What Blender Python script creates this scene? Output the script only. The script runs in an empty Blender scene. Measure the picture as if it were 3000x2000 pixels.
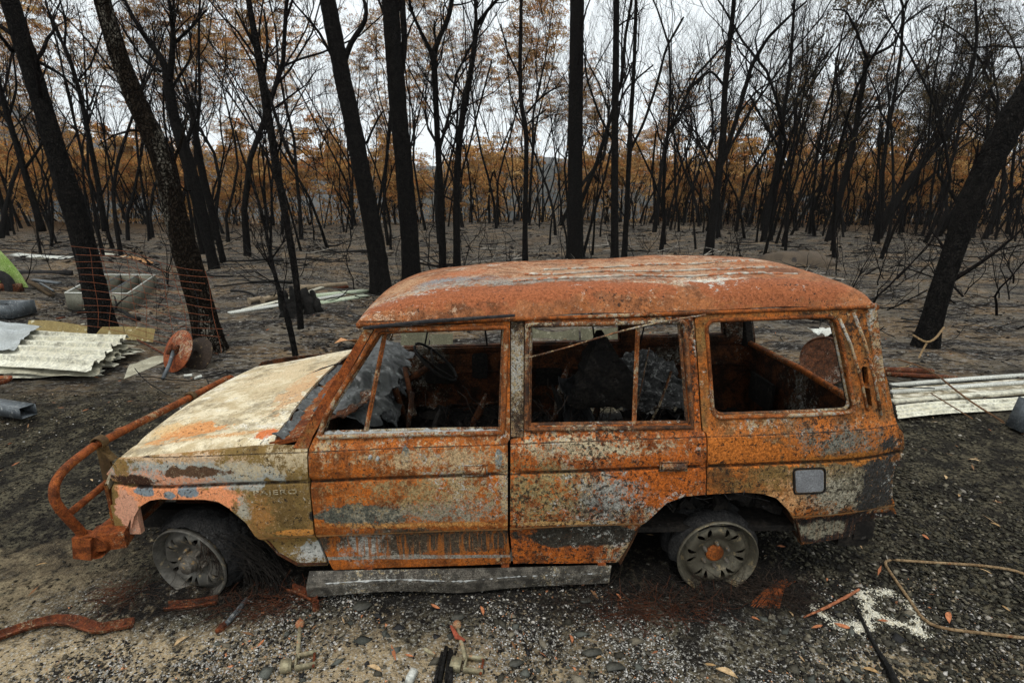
import bpy, bmesh, math, random
import numpy as np
from mathutils import Vector, Matrix, noise as mnoise
from mathutils.geometry import delaunay_2d_cdt
SC = bpy.context.scene
COL = SC.collection
rad = math.radians
RNG = random.Random(7)
NR = np.random.default_rng(11)

# ------------------------------------------------------------ camera, light, exposure
CAMP = (1.587, -2.302, 1.978); PITCH = .2578; YAW = -.0204; FPX = 1556.0
cd = bpy.data.cameras.new('camera'); cam = bpy.data.objects.new('camera', cd); COL.objects.link(cam)
cam.location = CAMP; cam.rotation_euler = (math.pi/2-PITCH, 0, YAW)
cd.sensor_width = 36; cd.lens = FPX/3000*36; cd.clip_start = .05; cd.clip_end = 9000
SC.camera = cam
w = bpy.data.worlds.new('World'); SC.world = w; w.use_nodes = True
nt = w.node_tree; bg = nt.nodes['Background']
SUN_EL, SUN_AZ = rad(62), rad(200)      # azimuth measured clockwise from +Y
sky = nt.nodes.new('ShaderNodeTexSky'); sky.sky_type = 'NISHITA'; sky.sun_disc = False
sky.sun_elevation = SUN_EL; sky.sun_rotation = SUN_AZ; sky.dust_density = 3; sky.ozone_density = 1.5
tc = nt.nodes.new('ShaderNodeTexCoord')
sep = nt.nodes.new('ShaderNodeSeparateXYZ'); nt.links.new(tc.outputs['Generated'], sep.inputs[0])
grad = nt.nodes.new('ShaderNodeValToRGB'); nt.links.new(sep.outputs['Z'], grad.inputs[0])
grad.color_ramp.elements[0].color = (1.06, 1.12, 1.15, 1); grad.color_ramp.elements[0].position = .0
grad.color_ramp.elements[1].color = (1.35, 1.37, 1.38, 1); grad.color_ramp.elements[1].position = 1
e = grad.color_ramp.elements.new(.35); e.color = (1.03, 1.09, 1.12, 1)
cn = nt.nodes.new('ShaderNodeTexNoise'); cn.inputs['Scale'].default_value = 2.2; cn.inputs['Detail'].default_value = 5
mpc = nt.nodes.new('ShaderNodeMapping'); mpc.inputs['Scale'].default_value = (1, 1, 2.5)
nt.links.new(tc.outputs['Generated'], mpc.inputs[0]); nt.links.new(mpc.outputs[0], cn.inputs['Vector'])
cm = nt.nodes.new('ShaderNodeMapRange'); cm.inputs[1].default_value = .3; cm.inputs[2].default_value = .7
cm.inputs[3].default_value = .93; cm.inputs[4].default_value = 1.06; nt.links.new(cn.outputs[0], cm.inputs[0])
cv = nt.nodes.new('ShaderNodeVectorMath'); cv.operation = 'SCALE'
nt.links.new(grad.outputs[0], cv.inputs[0]); nt.links.new(cm.outputs[0], cv.inputs['Scale'])
sk = nt.nodes.new('ShaderNodeVectorMath'); sk.operation = 'SCALE'; sk.inputs['Scale'].default_value = .06
nt.links.new(sky.outputs[0], sk.inputs[0])
mx = nt.nodes.new('ShaderNodeMix'); mx.data_type = 'RGBA'; mx.inputs[0].default_value = .9   # nine tenths cloud
nt.links.new(sk.outputs[0], mx.inputs[6]); nt.links.new(cv.outputs[0], mx.inputs[7])
nt.links.new(mx.outputs[2], bg.inputs[0]); bg.inputs[1].default_value = 1.0
sd = bpy.data.lights.new('sun', 'SUN'); sun = bpy.data.objects.new('sun', sd); COL.objects.link(sun)
sd.energy = 1.2; sd.angle = rad(14); sd.color = (1, .95, .88)
sdir = Vector((math.sin(SUN_AZ)*math.cos(SUN_EL), math.cos(SUN_AZ)*math.cos(SUN_EL), math.sin(SUN_EL)))
sun.rotation_euler = sdir.to_track_quat('Z', 'Y').to_euler()
SC.view_settings.view_transform = 'Standard'; SC.view_settings.look = 'None'
SC.view_settings.exposure = .22; SC.view_settings.gamma = 1; SC.view_settings.use_curve_mapping = False
SC.cycles.volume_bounces = 2; SC.cycles.max_bounces = 6; SC.cycles.diffuse_bounces = 3; SC.cycles.transparent_max_bounces = 6

# ------------------------------------------------------------ measuring: points of the photograph on real planes
C0 = np.array(CAMP); _c, _s = math.cos(YAW), math.sin(YAW); _cp, _sp = math.cos(PITCH), math.sin(PITCH)
R0 = np.array([_c, _s, 0]); F0 = np.array([-_s, _c, 0])*_cp+np.array([0, 0, -_sp]); U0 = np.array([-_s, _c, 0])*_sp+np.array([0, 0, _cp])
def ray(px, py): return F0+R0*(px-1500)/FPX+U0*(1000-py)/FPX
def onY(px, py, y=0.): r = ray(px, py); return C0+r*((y-C0[1])/r[1])
def onX(px, py, x=0.): r = ray(px, py); return C0+r*((x-C0[0])/r[0])
def G(px, py, z=0.): r = ray(px, py); return C0+r*((z-C0[2])/r[2])
K = 3000/2352.
def dist(p): return float((np.array(p)-C0)@F0)

# ------------------------------------------------------------ nodes
class NT:
    def __init__(s, name):
        s.m = bpy.data.materials.new(name); s.m.use_nodes = True; s.t = s.m.node_tree
        s.b = s.t.nodes['Principled BSDF']; s.c = s.t.nodes.new('ShaderNodeTexCoord'); s.obj = s.c.outputs['Object']
    def L(s, a, b):
        if hasattr(a, 'is_output'): s.t.links.new(a, b)
        else:
            if isinstance(a, (tuple, list)) and len(a) == 3 and b.type == 'RGBA': a = (*a, 1)
            b.default_value = a
    def noise(s, sc, det=4, rough=.55, vec=None, dist=0, out=0):
        n = s.t.nodes.new('ShaderNodeTexNoise'); n.inputs['Scale'].default_value = sc; n.inputs['Detail'].default_value = det
        n.inputs['Roughness'].default_value = rough; n.inputs['Distortion'].default_value = dist
        s.L(vec or s.obj, n.inputs['Vector']); return n.outputs[out]
    def vor(s, sc, vec=None, feat='F1', out=0, rand=1):
        n = s.t.nodes.new('ShaderNodeTexVoronoi'); n.feature = feat; n.inputs['Scale'].default_value = sc; n.inputs['Randomness'].default_value = rand
        s.L(vec or s.obj, n.inputs['Vector']); return n.outputs[out]
    def map(s, scale=(1, 1, 1), loc=(0, 0, 0), rot=(0, 0, 0), vec=None):
        n = s.t.nodes.new('ShaderNodeMapping'); n.inputs['Scale'].default_value = scale; n.inputs['Location'].default_value = loc
        n.inputs['Rotation'].default_value = rot; s.L(vec or s.obj, n.inputs[0]); return n.outputs[0]
    def rng(s, v, a, b, c=0., d=1., smooth=False):
        n = s.t.nodes.new('ShaderNodeMapRange'); n.interpolation_type = 'SMOOTHSTEP' if smooth else 'LINEAR'
        s.L(v, n.inputs[0]); s.L(a, n.inputs[1]); s.L(b, n.inputs[2]); s.L(c, n.inputs[3]); s.L(d, n.inputs[4]); return n.outputs[0]
    def mix(s, f, a, b, mode='MIX'):
        n = s.t.nodes.new('ShaderNodeMix'); n.data_type = 'RGBA'; n.blend_type = mode
        s.L(f, n.inputs[0]); s.L(a, n.inputs[6]); s.L(b, n.inputs[7]); return n.outputs[2]
    def math(s, op, a, b=0., clamp=False):
        n = s.t.nodes.new('ShaderNodeMath'); n.operation = op; n.use_clamp = clamp; s.L(a, n.inputs[0]); s.L(b, n.inputs[1]); return n.outputs[0]
    def vm(s, op, a, b=None, out=0):
        n = s.t.nodes.new('ShaderNodeVectorMath'); n.operation = op; s.L(a, n.inputs[0])
        if b is not None: s.L(b, n.inputs[1])
        return n.outputs[out]
    def xyz(s, vec=None):
        n = s.t.nodes.new('ShaderNodeSeparateXYZ'); s.L(vec or s.obj, n.inputs[0]); return n.outputs
    def attr(s, name):
        n = s.t.nodes.new('ShaderNodeAttribute'); n.attribute_name = name; return n.outputs
    def blob(s, c, r, k=.8, sc=14, soft=.12, axes=(1, 0, 1)):
        v = s.vm('SUBTRACT', s.obj, (c[0], 0, c[1]) if axes == (1, 0, 1) else (c[0], c[1], 0))
        v = s.vm('MULTIPLY', v, (1/r[0], 0, 1/r[1]) if axes == (1, 0, 1) else (1/r[0], 1/r[1], 0))
        l = s.vm('LENGTH', v, out=1)
        n = s.math('MULTIPLY', s.math('SUBTRACT', s.noise(sc*.8, 6, .68), .5), k*4.5)
        return s.rng(s.math('ADD', l, n), 1+soft, 1-soft)
    def bump(s, h, strength=.3, dist=.01):
        n = s.t.nodes.new('ShaderNodeBump'); n.inputs['Strength'].default_value = strength; n.inputs['Distance'].default_value = dist
        s.L(h, n.inputs['Height'])
        if s.b.inputs['Normal'].is_linked: s.t.links.new(s.b.inputs['Normal'].links[0].from_socket, n.inputs['Normal'])
        s.t.links.new(n.outputs[0], s.b.inputs['Normal'])
    def fin(s, col, rough=.8, metal=0., spec=.3):
        s.L(col, s.b.inputs['Base Color']); s.L(rough, s.b.inputs['Roughness']); s.L(metal, s.b.inputs['Metallic'])
        s.b.inputs['Specular IOR Level'].default_value = spec; return s.m

def mottled(name, c1, c2, c3=None, sc=8, rough=.8, metal=0., th=.58, fine=60, bump=.25, bd=.004, spec=.15, stretch=(1, 1, 1)):
    n = NT(name); v = n.map(stretch)
    a = n.mix(n.rng(n.noise(sc, 6, .62, v), .38, .62), c1, c2)
    a = n.mix(n.rng(n.noise(fine, 5, .7, v), .42, .60), a, tuple(x*.5 for x in c1))
    if c3: a = n.mix(n.rng(n.noise(sc*1.7, 8, .7, n.map(stretch, (3.3, 1, 2))), th, th+.05), a, c3)
    n.bump(n.noise(fine, 5, .6, v), bump, bd)
    return n.fin(a, rough, metal, spec)

# rust family. k: dictionary of weights
ORANGE = (.32, .092, .018); BRIGHT = (.48, .145, .024); BROWN = (.17, .057, .014); DARKR = (.05, .022, .012)
OLIVE = (.20, .135, .045); SAND = (.44, .33, .16); CREAM = (.70, .60, .40); GREY = (.27, .28, .26); PALE = (.55, .54, .48)
PEACH = (.82, .36, .19); BLACK = (.018, .017, .016); BLUEG = (.21, .25, .27)
def rust(name, base=ORANGE, base2=BROWN, bright=.35, olive=0., sand=.3, flake=.3, black=.25, streak=0., blobs=(), seed=0., fsc=1., axes=(1, 0, 1), rough=.78, sandc=SAND, bumpk=.45, grime=.0, grain=.85):
    n = NT(name); o = n.map((1, 1, 1), (seed, seed*.7, seed*.3))
    def sh(a, b, c): return n.map((1, 1, 1), (seed+a, b, c))
    big = n.noise(2.3, 3, .5, o); med = n.noise(8*fsc, 9, .72, o, .3); fin_ = n.noise(75*fsc, 6, .75, o); fin2 = n.noise(170*fsc, 4, .75, sh(9, 2, 5)); spk = n.noise(40*fsc, 8, .82, sh(5, 6, 7), .3)
    side_ = axes == (1, 0, 1) and 3 < seed < 20
    mm = n.math('ADD', n.math('MULTIPLY', med, .55), n.math('MULTIPLY', n.noise(34, 7, .75, n.map((1, 1, .07), (seed, 0, seed*.4)), .15), .45)) if side_ else med
    col = n.mix(n.rng(mm, .44, .56), base2, base)
    col = n.mix(n.math('MULTIPLY', n.rng(n.noise(15*fsc, 9, .75, sh(4, 1, 3)), .49, .57), bright), col, BRIGHT)
    if olive: col = n.mix(n.math('MULTIPLY', n.rng(n.noise(3.1, 8, .7, sh(2, 5, 1)), .62-.3*olive, .74-.3*olive), .85), col, OLIVE)
    dk = tuple(x*.38 for x in base2)
    col = n.mix(n.rng(fin_, .47, .58, 0, .85*grain), col, n.mix(.7, col, dk))
    col = n.mix(n.math('MULTIPLY', n.rng(n.noise(5*fsc, 9, .75, sh(12, 3, 1)), .50, .58), .7), col, dk)
    reg = n.rng(n.noise(1.7, 4, .6, sh(1, 1, 9)), .36, .64, -.075, .075)
    def thr(src, t, w=.035):
        return n.rng(n.math('ADD', src, reg), t, t+w)
    sn = n.math('ADD', n.math('MULTIPLY', n.noise(9*fsc, 10, .82, n.map((1, 1, .35 if side_ else 1), (seed+7, 3, 8)), .3), .5), n.math('MULTIPLY', spk, .5))
    if sand: col = n.mix(n.math('MULTIPLY', thr(sn, .575-.10*sand, .02), .85), col, n.mix(n.rng(fin_, .44, .56), sandc, n.mix(.75*grain, sandc, GREY)))
    dz = n.math('ADD', n.math('MULTIPLY', n.math('SUBTRACT', spk, .5), 3.4), n.math('MULTIPLY', n.math('SUBTRACT', fin2, .5), 2.6))
    for c, r, cc, kk in blobs:
        hard = len(cc) == 4 and cc[3] == 0
        m = n.blob(c, r, kk, 11, .12 if hard else .75, axes)
        if hard: m = n.math('MULTIPLY', n.rng(n.math('ADD', m, n.math('MULTIPLY', dz, .9)), .36, .52), m)
        else: m = n.rng(n.math('ADD', m, n.math('MULTIPLY', dz, 1.3)), .58, .66)
        col = n.mix(m, col, n.mix(n.rng(fin_, .44, .58), cc[:3], tuple(x*(1-.64*grain) for x in cc[:3])))
    if streak:
        st = n.noise(60, 4, .65, n.map((1, 1, .045), (seed, 0, seed)), .25); z = n.xyz()[2]
        zr = n.math('MULTIPLY', n.rng(z, .20, .25), n.rng(z, .46, .38))
        col = n.mix(n.math('MULTIPLY', n.math('MULTIPLY', n.rng(st, .50, .60), zr), streak), col, (.30, .10, .02))
    fn = n.math('ADD', n.math('MULTIPLY', n.noise(26*fsc, 8, .8, sh(1, 8, 4), .5), .75), n.math('MULTIPLY', med, .25))
    fm = thr(fn, .612-.085*flake, .015)
    if flake: col = n.mix(n.math('MULTIPLY', fm, .9), col, n.mix(n.rng(fin2, .3, .7), PALE, GREY))
    bn = n.math('ADD', n.math('MULTIPLY', n.noise(55*fsc, 6, .75, sh(3, 3, 3)), .8), n.math('MULTIPLY', big, .2))
    if black: col = n.mix(n.math('MULTIPLY', n.rng(bn, .585-.07*black, .60-.07*black), .9), col, (.020, .015, .011))
    col = n.mix(grain, col, n.mix(n.rng(fin2, .43, .57), (1.2, 1.2, 1.2), (.55, .53, .50)), 'MULTIPLY')
    if axes == (1, 0, 1) and seed < 30:   # shade of the pressed grooves painted in as dark lines
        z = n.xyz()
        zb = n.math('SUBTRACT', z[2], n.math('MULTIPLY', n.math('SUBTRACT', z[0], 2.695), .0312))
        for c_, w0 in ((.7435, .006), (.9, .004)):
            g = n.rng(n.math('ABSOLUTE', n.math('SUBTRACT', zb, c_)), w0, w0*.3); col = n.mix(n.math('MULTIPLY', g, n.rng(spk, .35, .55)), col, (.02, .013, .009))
        g = n.math('MULTIPLY', n.rng(zb, .455, .447), n.rng(zb, .425, .435)); col = n.mix(n.math('MULTIPLY', g, n.rng(spk, .60, .44)), col, (.52, .27, .10))  # pale band paints the lower crease highlight into the colour
    n.bump(n.math('ADD', n.math('MULTIPLY', fm, .5), n.math('ADD', n.math('MULTIPLY', med, .6), n.math('MULTIPLY', fin_, .5))), bumpk, .006)
    n.bump(n.noise(3.5, 2, .5, o), .35, .02)
    return n.fin(col, n.rng(fin_, .4, .6, rough-.12, rough+.14), 0, .14)

# ------------------------------------------------------------ meshes
def link(o, parent=None):
    COL.objects.link(o)
    if parent: o.parent = parent
    return o
def tag(o, label=None, cat=None, group=None, kind=None):
    if label: o['label'] = label
    if cat: o['category'] = cat
    if group: o['group'] = group
    if kind: o['kind'] = kind
    return o
def empty(name, loc, label, cat, group=None, rz=0):
    o = bpy.data.objects.new(name, None); link(o); o.location = loc; o.rotation_euler = (0, 0, rz); o.empty_display_size = .2
    return tag(o, label, cat, group)
def np_mesh(name, V, F, mat=None, smooth=True, angle=None, cols=None):
    me = bpy.data.meshes.new(name); V = np.asarray(V, dtype=np.float32).reshape(-1, 3)
    me.vertices.add(len(V)); me.vertices.foreach_set('co', V.ravel())
    ln = np.array([len(f) for f in F], dtype=np.int32) if isinstance(F, list) else np.full(len(F), F.shape[1], dtype=np.int32)
    flat = np.array([i for f in F for i in f], dtype=np.int32) if isinstance(F, list) else F.astype(np.int32).ravel()
    me.loops.add(len(flat)); me.loops.foreach_set('vertex_index', flat)
    me.polygons.add(len(ln)); st = np.concatenate([[0], np.cumsum(ln)[:-1]]).astype(np.int32)
    me.polygons.foreach_set('loop_start', st); me.polygons.foreach_set('loop_total', ln)
    me.update(calc_edges=True)
    if cols is not None:
        a = me.color_attributes.new('tint', 'FLOAT_COLOR', 'POINT'); c = np.ones((len(V), 4), dtype=np.float32); c[:, :3] = cols; a.data.foreach_set('color', c.ravel())
    if smooth:
        me.polygons.foreach_set('use_smooth', np.ones(len(ln), dtype=bool))
        if angle: me.set_sharp_from_angle(angle=rad(angle))
    if mat: me.materials.append(mat)
    return me
class MB:
    def __init__(s): s.v = []; s.f = []; s.n = 0
    def add(s, V, F):
        V = np.asarray(V, float).reshape(-1, 3); s.v.append(V); s.f += [tuple(int(i)+s.n for i in f) for f in F]; s.n += len(V); return s
    def box(s, c, size, rot=None, taper=1.):
        sx, sy, sz = [x/2 for x in size]
        V = np.array([[-sx, -sy, -sz], [sx, -sy, -sz], [sx, sy, -sz], [-sx, sy, -sz], [-sx*taper, -sy*taper, sz], [sx*taper, -sy*taper, sz], [sx*taper, sy*taper, sz], [-sx*taper, sy*taper, sz]])
        if rot is not None: V = V@np.array(rot.to_3x3() if hasattr(rot, 'to_3x3') else rot).T
        return s.add(V+np.array(c), [(0, 3, 2, 1), (4, 5, 6, 7), (0, 1, 5, 4), (1, 2, 6, 5), (2, 3, 7, 6), (3, 0, 4, 7)])
    def tube(s, P, r, n=8, cap=True, flat=1., jit=0., up=None, rj=None):
        P = np.asarray(P, float); m = len(P); r = np.broadcast_to(np.asarray(r, float), (m,))
        T = np.gradient(P, axis=0); T /= np.linalg.norm(T, axis=1, keepdims=True)+1e-9
        ref = np.array(up) if up is not None else (np.array([0, 1., 0]) if abs(T[0][1]) < .9 else np.array([1., 0, 0]))
        a = np.cross(T, ref); a /= np.linalg.norm(a, axis=1, keepdims=True)+1e-9; b = np.cross(T, a)
        th = np.linspace(0, 2*np.pi, n, endpoint=False); ct, st = np.cos(th), np.sin(th)
        rr = r[:, None]*np.ones(n)[None, :]
        if jit: rr = rr*(1+(rj or NR).uniform(-jit, jit, (m, n)))
        V = P[:, None, :]+rr[..., None]*(ct[None, :, None]*a[:, None, :]+st[None, :, None]*b[:, None, :]*flat)
        F = [(i*n+j, i*n+(j+1) % n, (i+1)*n+(j+1) % n, (i+1)*n+j) for i in range(m-1) for j in range(n)]
        if cap: F += [tuple(range(n))[::-1], tuple((m-1)*n+j for j in range(n))]
        return s.add(V.reshape(-1, 3), F)
    def lathe(s, prof, n=32, c=(0, 0, 0), M=None, closed=False):
        # prof of (r, h); axis = local z; M turns it
        V = []; m = len(prof)
        for r, h in prof:
            for j in range(n): t = 2*math.pi*j/n; V.append((r*math.cos(t), r*math.sin(t), h))
        V = np.array(V)
        if M is not None: V = V@np.array(M.to_3x3()).T
        k = m if closed else m-1
        return s.add(V+np.array(c), [(i*n+j, i*n+(j+1) % n, ((i+1) % m)*n+(j+1) % n, ((i+1) % m)*n+j) for i in range(k) for j in range(n)])
    def grid(s, fn, nu, nv, thick=0., wrap=False):
        V = np.array([fn(u/nu, v/nv) for u in range(nu+1) for v in range(nv+1)], float)
        F = [(u*(nv+1)+v, (u+1)*(nv+1)+v, (u+1)*(nv+1)+v+1, u*(nv+1)+v+1) for u in range(nu) for v in range(nv)]
        if not thick: return s.add(V, F)
        Q = V.reshape(nu+1, nv+1, 3); du = np.gradient(Q, axis=0); dv = np.gradient(Q, axis=1); N = np.cross(du, dv)
        N /= np.linalg.norm(N, axis=2, keepdims=True)+1e-9; k = len(V)
        V2 = (Q-N*thick).reshape(-1, 3); F2 = [tuple(i+k for i in f[::-1]) for f in F]; E = []
        for v in range(nv): E += [(v, v+1, k+v+1, k+v), (nu*(nv+1)+v+1, nu*(nv+1)+v, k+nu*(nv+1)+v, k+nu*(nv+1)+v+1)]
        for u in range(nu): a, b = u*(nv+1), (u+1)*(nv+1); E += [(b, a, k+a, k+b), (a+nv, b+nv, k+b+nv, k+a+nv)]
        return s.add(np.vstack([V, V2]), F+F2+E)
    def build(s, name, mat, parent=None, smooth=True, angle=35, xf=None):
        V = np.vstack(s.v)
        if xf is not None: V = xf(V)
        o = bpy.data.objects.new(name, np_mesh(name, V, s.f, mat, smooth, angle)); return link(o, parent)
def inpoly(P, poly):
    x, y = P[:, 0], P[:, 1]; r = np.zeros(len(P), bool); q = np.asarray(poly); n = len(q); j = n-1
    for i in range(n):
        xi, yi = q[i]; xj, yj = q[j]
        c = ((yi > y) != (yj > y)) & (x < (xj-xi)*(y-yi)/((yj-yi) or 1e-12)+xi); r ^= c; j = i
    return r
def resample(poly, step):
    out = []
    for i, a in enumerate(poly):
        b = poly[(i+1) % len(poly)]; d = math.hypot(b[0]-a[0], b[1]-a[1]); k = max(1, round(d/step))
        out += [(a[0]+(b[0]-a[0])*t/k, a[1]+(b[1]-a[1])*t/k) for t in range(k)]
    return out
def rounded(poly, r, k=4):
    out = []; n = len(poly)
    for i in range(n):
        a, b, c = [np.array(poly[(i+j-1) % n], float) for j in range(3)]
        u = a-b; w_ = c-b; lu, lw = np.linalg.norm(u), np.linalg.norm(w_); q = min(r, lu/2.2, lw/2.2); p0 = b+u/lu*q; p1 = b+w_/lw*q
        out += [tuple((1-t)**2*p0+2*t*(1-t)*b+t*t*p1) for t in np.linspace(0, 1, k)]
    return out
def sheet2d(outer, holes=(), gx=.05, rows=None, edge=.03):
    """triangulate a 2D outline with holes, with inner grid points; returns pts, tris, boundary edges"""
    O = resample(outer, edge); H = [resample(h, edge) for h in holes]
    pts = []; ed = []
    for lp in [O]+H:
        k = len(pts); pts += lp; ed += [(k+i, k+(i+1) % len(lp)) for i in range(len(lp))]
    B = np.array(pts); x0, y0 = B.min(0); x1, y1 = B.max(0)
    ys = rows if rows is not None else np.arange(y0+gx, y1, gx)
    Gp = np.array([(x, y) for i, y in enumerate(ys) for x in np.arange(math.ceil(x0/gx)*gx, x1, gx)])
    if len(Gp):
        k = inpoly(Gp, O)
        for h in H: k &= ~inpoly(Gp, h)
        Gp = Gp[k]
        if len(Gp):
            dm = np.min(np.linalg.norm(Gp[:, None]-B[None], axis=2), axis=1); Gp = Gp[dm > min(gx, edge)*.3]
            pts += [tuple(p) for p in Gp]
    r = delaunay_2d_cdt([Vector(p) for p in pts], ed, [], 0, 1e-6)
    V = np.array([(p.x, p.y) for p in r[0]]); T = np.array([f for f in r[2]])
    ce = V[T].mean(1); k = inpoly(ce, O)
    for h in H: k &= ~inpoly(ce, h)
    T = T[k]
    # consistent winding
    a, b, c = V[T[:, 0]], V[T[:, 1]], V[T[:, 2]]; cr = (b[:, 0]-a[:, 0])*(c[:, 1]-a[:, 1])-(b[:, 1]-a[:, 1])*(c[:, 0]-a[:, 0])
    T[cr < 0] = T[cr < 0][:, ::-1]
    cnt = {}
    for t in T:
        for i in range(3):
            e_ = (int(t[i]), int(t[(i+1) % 3])); cnt[e_] = 1
    bd = [e_ for e_ in cnt if (e_[1], e_[0]) not in cnt]
    return V, T, bd
def plate(outer, holes, fmap, fback, **k):
    """solid plate: fmap and fback map (n,2)->(n,3) for the outer and inner skins"""
    V, T, bd = sheet2d(outer, holes, **k); n = len(V)
    return np.vstack([fmap(V), fback(V)]), [tuple(t) for t in T.tolist()]+[tuple(i+n for i in t[::-1]) for t in T.tolist()]+[(b, a, a+n, b+n) for a, b in bd]

# ------------------------------------------------------------ ground
def hgt(x, y):
    """terrain height; x, y numpy arrays"""
    x = np.asarray(x, float); y = np.asarray(y, float)
    far = np.clip((y-3.2)/5, 0, 1)*np.clip(1, 0, 1)
    h = far*(.055*np.sin(x*.9+y*.35+1)+.05*np.sin(x*.37-y*.8)+.045*np.sin(x*1.9+2.2*np.sin(y*.7))+.03*np.sin(y*2.3+x*.6)+.1*np.sin(x*.13+y*.21))
    h += np.clip((y-12)/30, 0, 1)*.25*np.sin(x*.11+.7)
    yy = y+x*.12*0
    h -= np.clip(yy-50, 0, 190)*.16
    h -= .012*np.exp(-((y+.6)/.12)**2)*0
    return h
def ridge(x, y):
    a = np.arctan2(x-1.6, np.maximum(y, 1)); d = np.hypot(x, y)
    t = np.clip((d-420)/500, 0, 1); t = t*t*(3-2*t)
    r1 = (62+26*np.sin(a*5+.6)+13*np.sin(a*11+2)+6*np.sin(a*27)+38*np.exp(-((a+.74)/.16)**2))
    t2 = np.clip((d-1300)/700, 0, 1); t2 = t2*t2*(3-2*t2)
    r2 = (145+35*np.sin(a*4+2.2)+22*np.sin(a*9)+9*np.sin(a*23+1)+190*np.exp(-((a+.75)/.12)**2)+40*np.exp(-((a-.42)/.1)**2))
    return t*r1+t2*(r2-r1)
def axis(c, n, near, far):
    u = np.linspace(-1, 1, n); k = math.asinh(far/near)
    return c+near*np.sinh(u*k)
gx = axis(1.6, 560, .9, 3000)
gy = np.concatenate([np.linspace(-60, -3, 12), np.arange(-2.9, 6, .035), 6+.5*np.sinh(np.linspace(.07, math.asinh(3100/.5), 190))])
X, Y = np.meshgrid(gx, gy); Z = hgt(X, Y)+ridge(X, Y)
# small relief near: wheel tracks, pebbly unevenness
def fbm(X, Y, s, seed):
    out = np.zeros_like(X); r_ = np.random.default_rng(seed)
    for o in range(4):
        for _ in range(3):
            a = r_.uniform(0, 6.28); f = s*2**o*r_.uniform(.7, 1.3); ph = r_.uniform(0, 6.28, 2)
            out += np.sin((X*math.cos(a)+Y*math.sin(a))*f+ph[0]+1.3*np.sin((X*math.sin(a)-Y*math.cos(a))*f*.7+ph[1]))/2**o/3
    return out
nearm = np.exp(-(np.clip(np.hypot(X-1.6, Y-1)-7, 0, None)/6)**2)
Z += nearm*(.006*fbm(X, Y, 4, 3)-.006)
Z += np.clip((Y-3)/4, 0, 1)*np.exp(-Y/60.)*(.015*fbm(X, Y, 1.7, 5)+.010*fbm(X, Y, 5.3, 6))
for (a, b, r_, hh) in [(.0, .15, .35, .035), (2.7, .12, .38, .03), (.9, -.45, .5, .012)]:   # ash heaped round the rims
    Z += hh*np.exp(-((X-a)**2+(Y-b)**2)/r_**2)
def zat(x, y): return float(hgt(x, y))
F = (np.arange(len(gy)-1)[:, None]*len(gx)+np.arange(len(gx)-1)[None, :]).ravel()
F = np.stack([F, F+1, F+1+len(gx), F+len(gx)], 1)
V = np.stack([X, Y, Z], 2).reshape(-1, 3)
n = NT('burnt_ground')
p = n.obj; xs = n.xyz()
x_, y_ = xs[0], xs[1]
big = n.noise(.9, 5, .6); med = n.noise(4.5, 7, .65); fine = n.noise(38, 6, .7); gr = n.vor(90, feat='F1', out=0); cellc = n.vor(75, out=1)
cs = n.xyz(cellc)
# far: grey-brown ash over scorched soil with ochre and black patches
farc = n.mix(n.rng(n.noise(1.6, 8, .68, n.map((.55, 1.5, 1))), .44, .56), (.020, .018, .016), (.115, .096, .070))
farc = n.mix(n.math('MULTIPLY', n.rng(n.noise(.55, 6, .6, n.map((1, 1.5, 1), (5, 3, 0))), .50, .60), .7), farc, (.17, .115, .062))
farc = n.mix(n.rng(n.noise(7, 9, .8, n.map((.6, 1.4, 1))), .515, .55), farc, (.014, .012, .011))
farc = n.mix(n.math('MULTIPLY', n.rng(n.noise(16, 8, .82, n.map((.7, 1.3, 1), (7, 0, 0))), .545, .57), .7), farc, (.26, .25, .23))
# near: dark gravelly yard
nearc = n.mix(n.rng(med, .44, .57), (.022, .020, .016), (.085, .075, .050))
nearc = n.mix(n.rng(fine, .48, .56), nearc, (.010, .009, .008))
def zone(c, r, k, sc=3., soft=.3):
    return n.blob(c, r, k, sc, soft, (1, 1, 0))
sandm = n.math('MAXIMUM', zone((.35, -.42), (1.5, .30), .8), n.math('MAXIMUM', zone((-.35, -.42), (.6, .3), 1.), zone((3.4, -.55), (.45, .16), .9)))
sandm = n.math('MAXIMUM', sandm, n.math('MULTIPLY', zone((-1.0, .0), (.9, .5), 1.0), .45))
sandm = n.math('MULTIPLY', sandm, n.rng(n.noise(13, 8, .78), .40, .50))
nearc = n.mix(sandm, nearc, n.mix(n.rng(fine, .3, .7), (.42, .33, .20), (.20, .155, .095)))
ash = n.math('MAXIMUM', zone((1.4, -.35), (2.2, .5), 1.0), zone((.1, -.05), (.9, .35), .8))
ash = n.math('MULTIPLY', ash, n.rng(n.noise(60, 5, .8), .54, .60))
nearc = n.mix(ash, nearc, (.40, .39, .35))
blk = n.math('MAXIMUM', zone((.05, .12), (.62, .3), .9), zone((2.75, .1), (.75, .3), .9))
blk = n.math('MAXIMUM', blk, zone((1.3, .6), (2.2, .75), .5))  # dark ellipse under the body paints its shade into the ground colour
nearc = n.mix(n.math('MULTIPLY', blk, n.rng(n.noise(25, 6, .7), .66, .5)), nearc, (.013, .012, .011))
powd = n.noise(1.0)
t = n.rng(n.math('ADD', y_, n.math('MULTIPLY', n.math('SUBTRACT', big, .5), 3.)), 2.6, 3.8)
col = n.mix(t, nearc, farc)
d = n.vm('LENGTH', p, out=1)
col = n.mix(n.rng(d, 44, 60), col, (.085, .052, .026))
hillc = n.mix(n.rng(n.noise(.02, 8, .7), .4, .6), (.020, .024, .024), (.045, .040, .030))
col = n.mix(n.rng(d, 200, 420), col, hillc)
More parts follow.
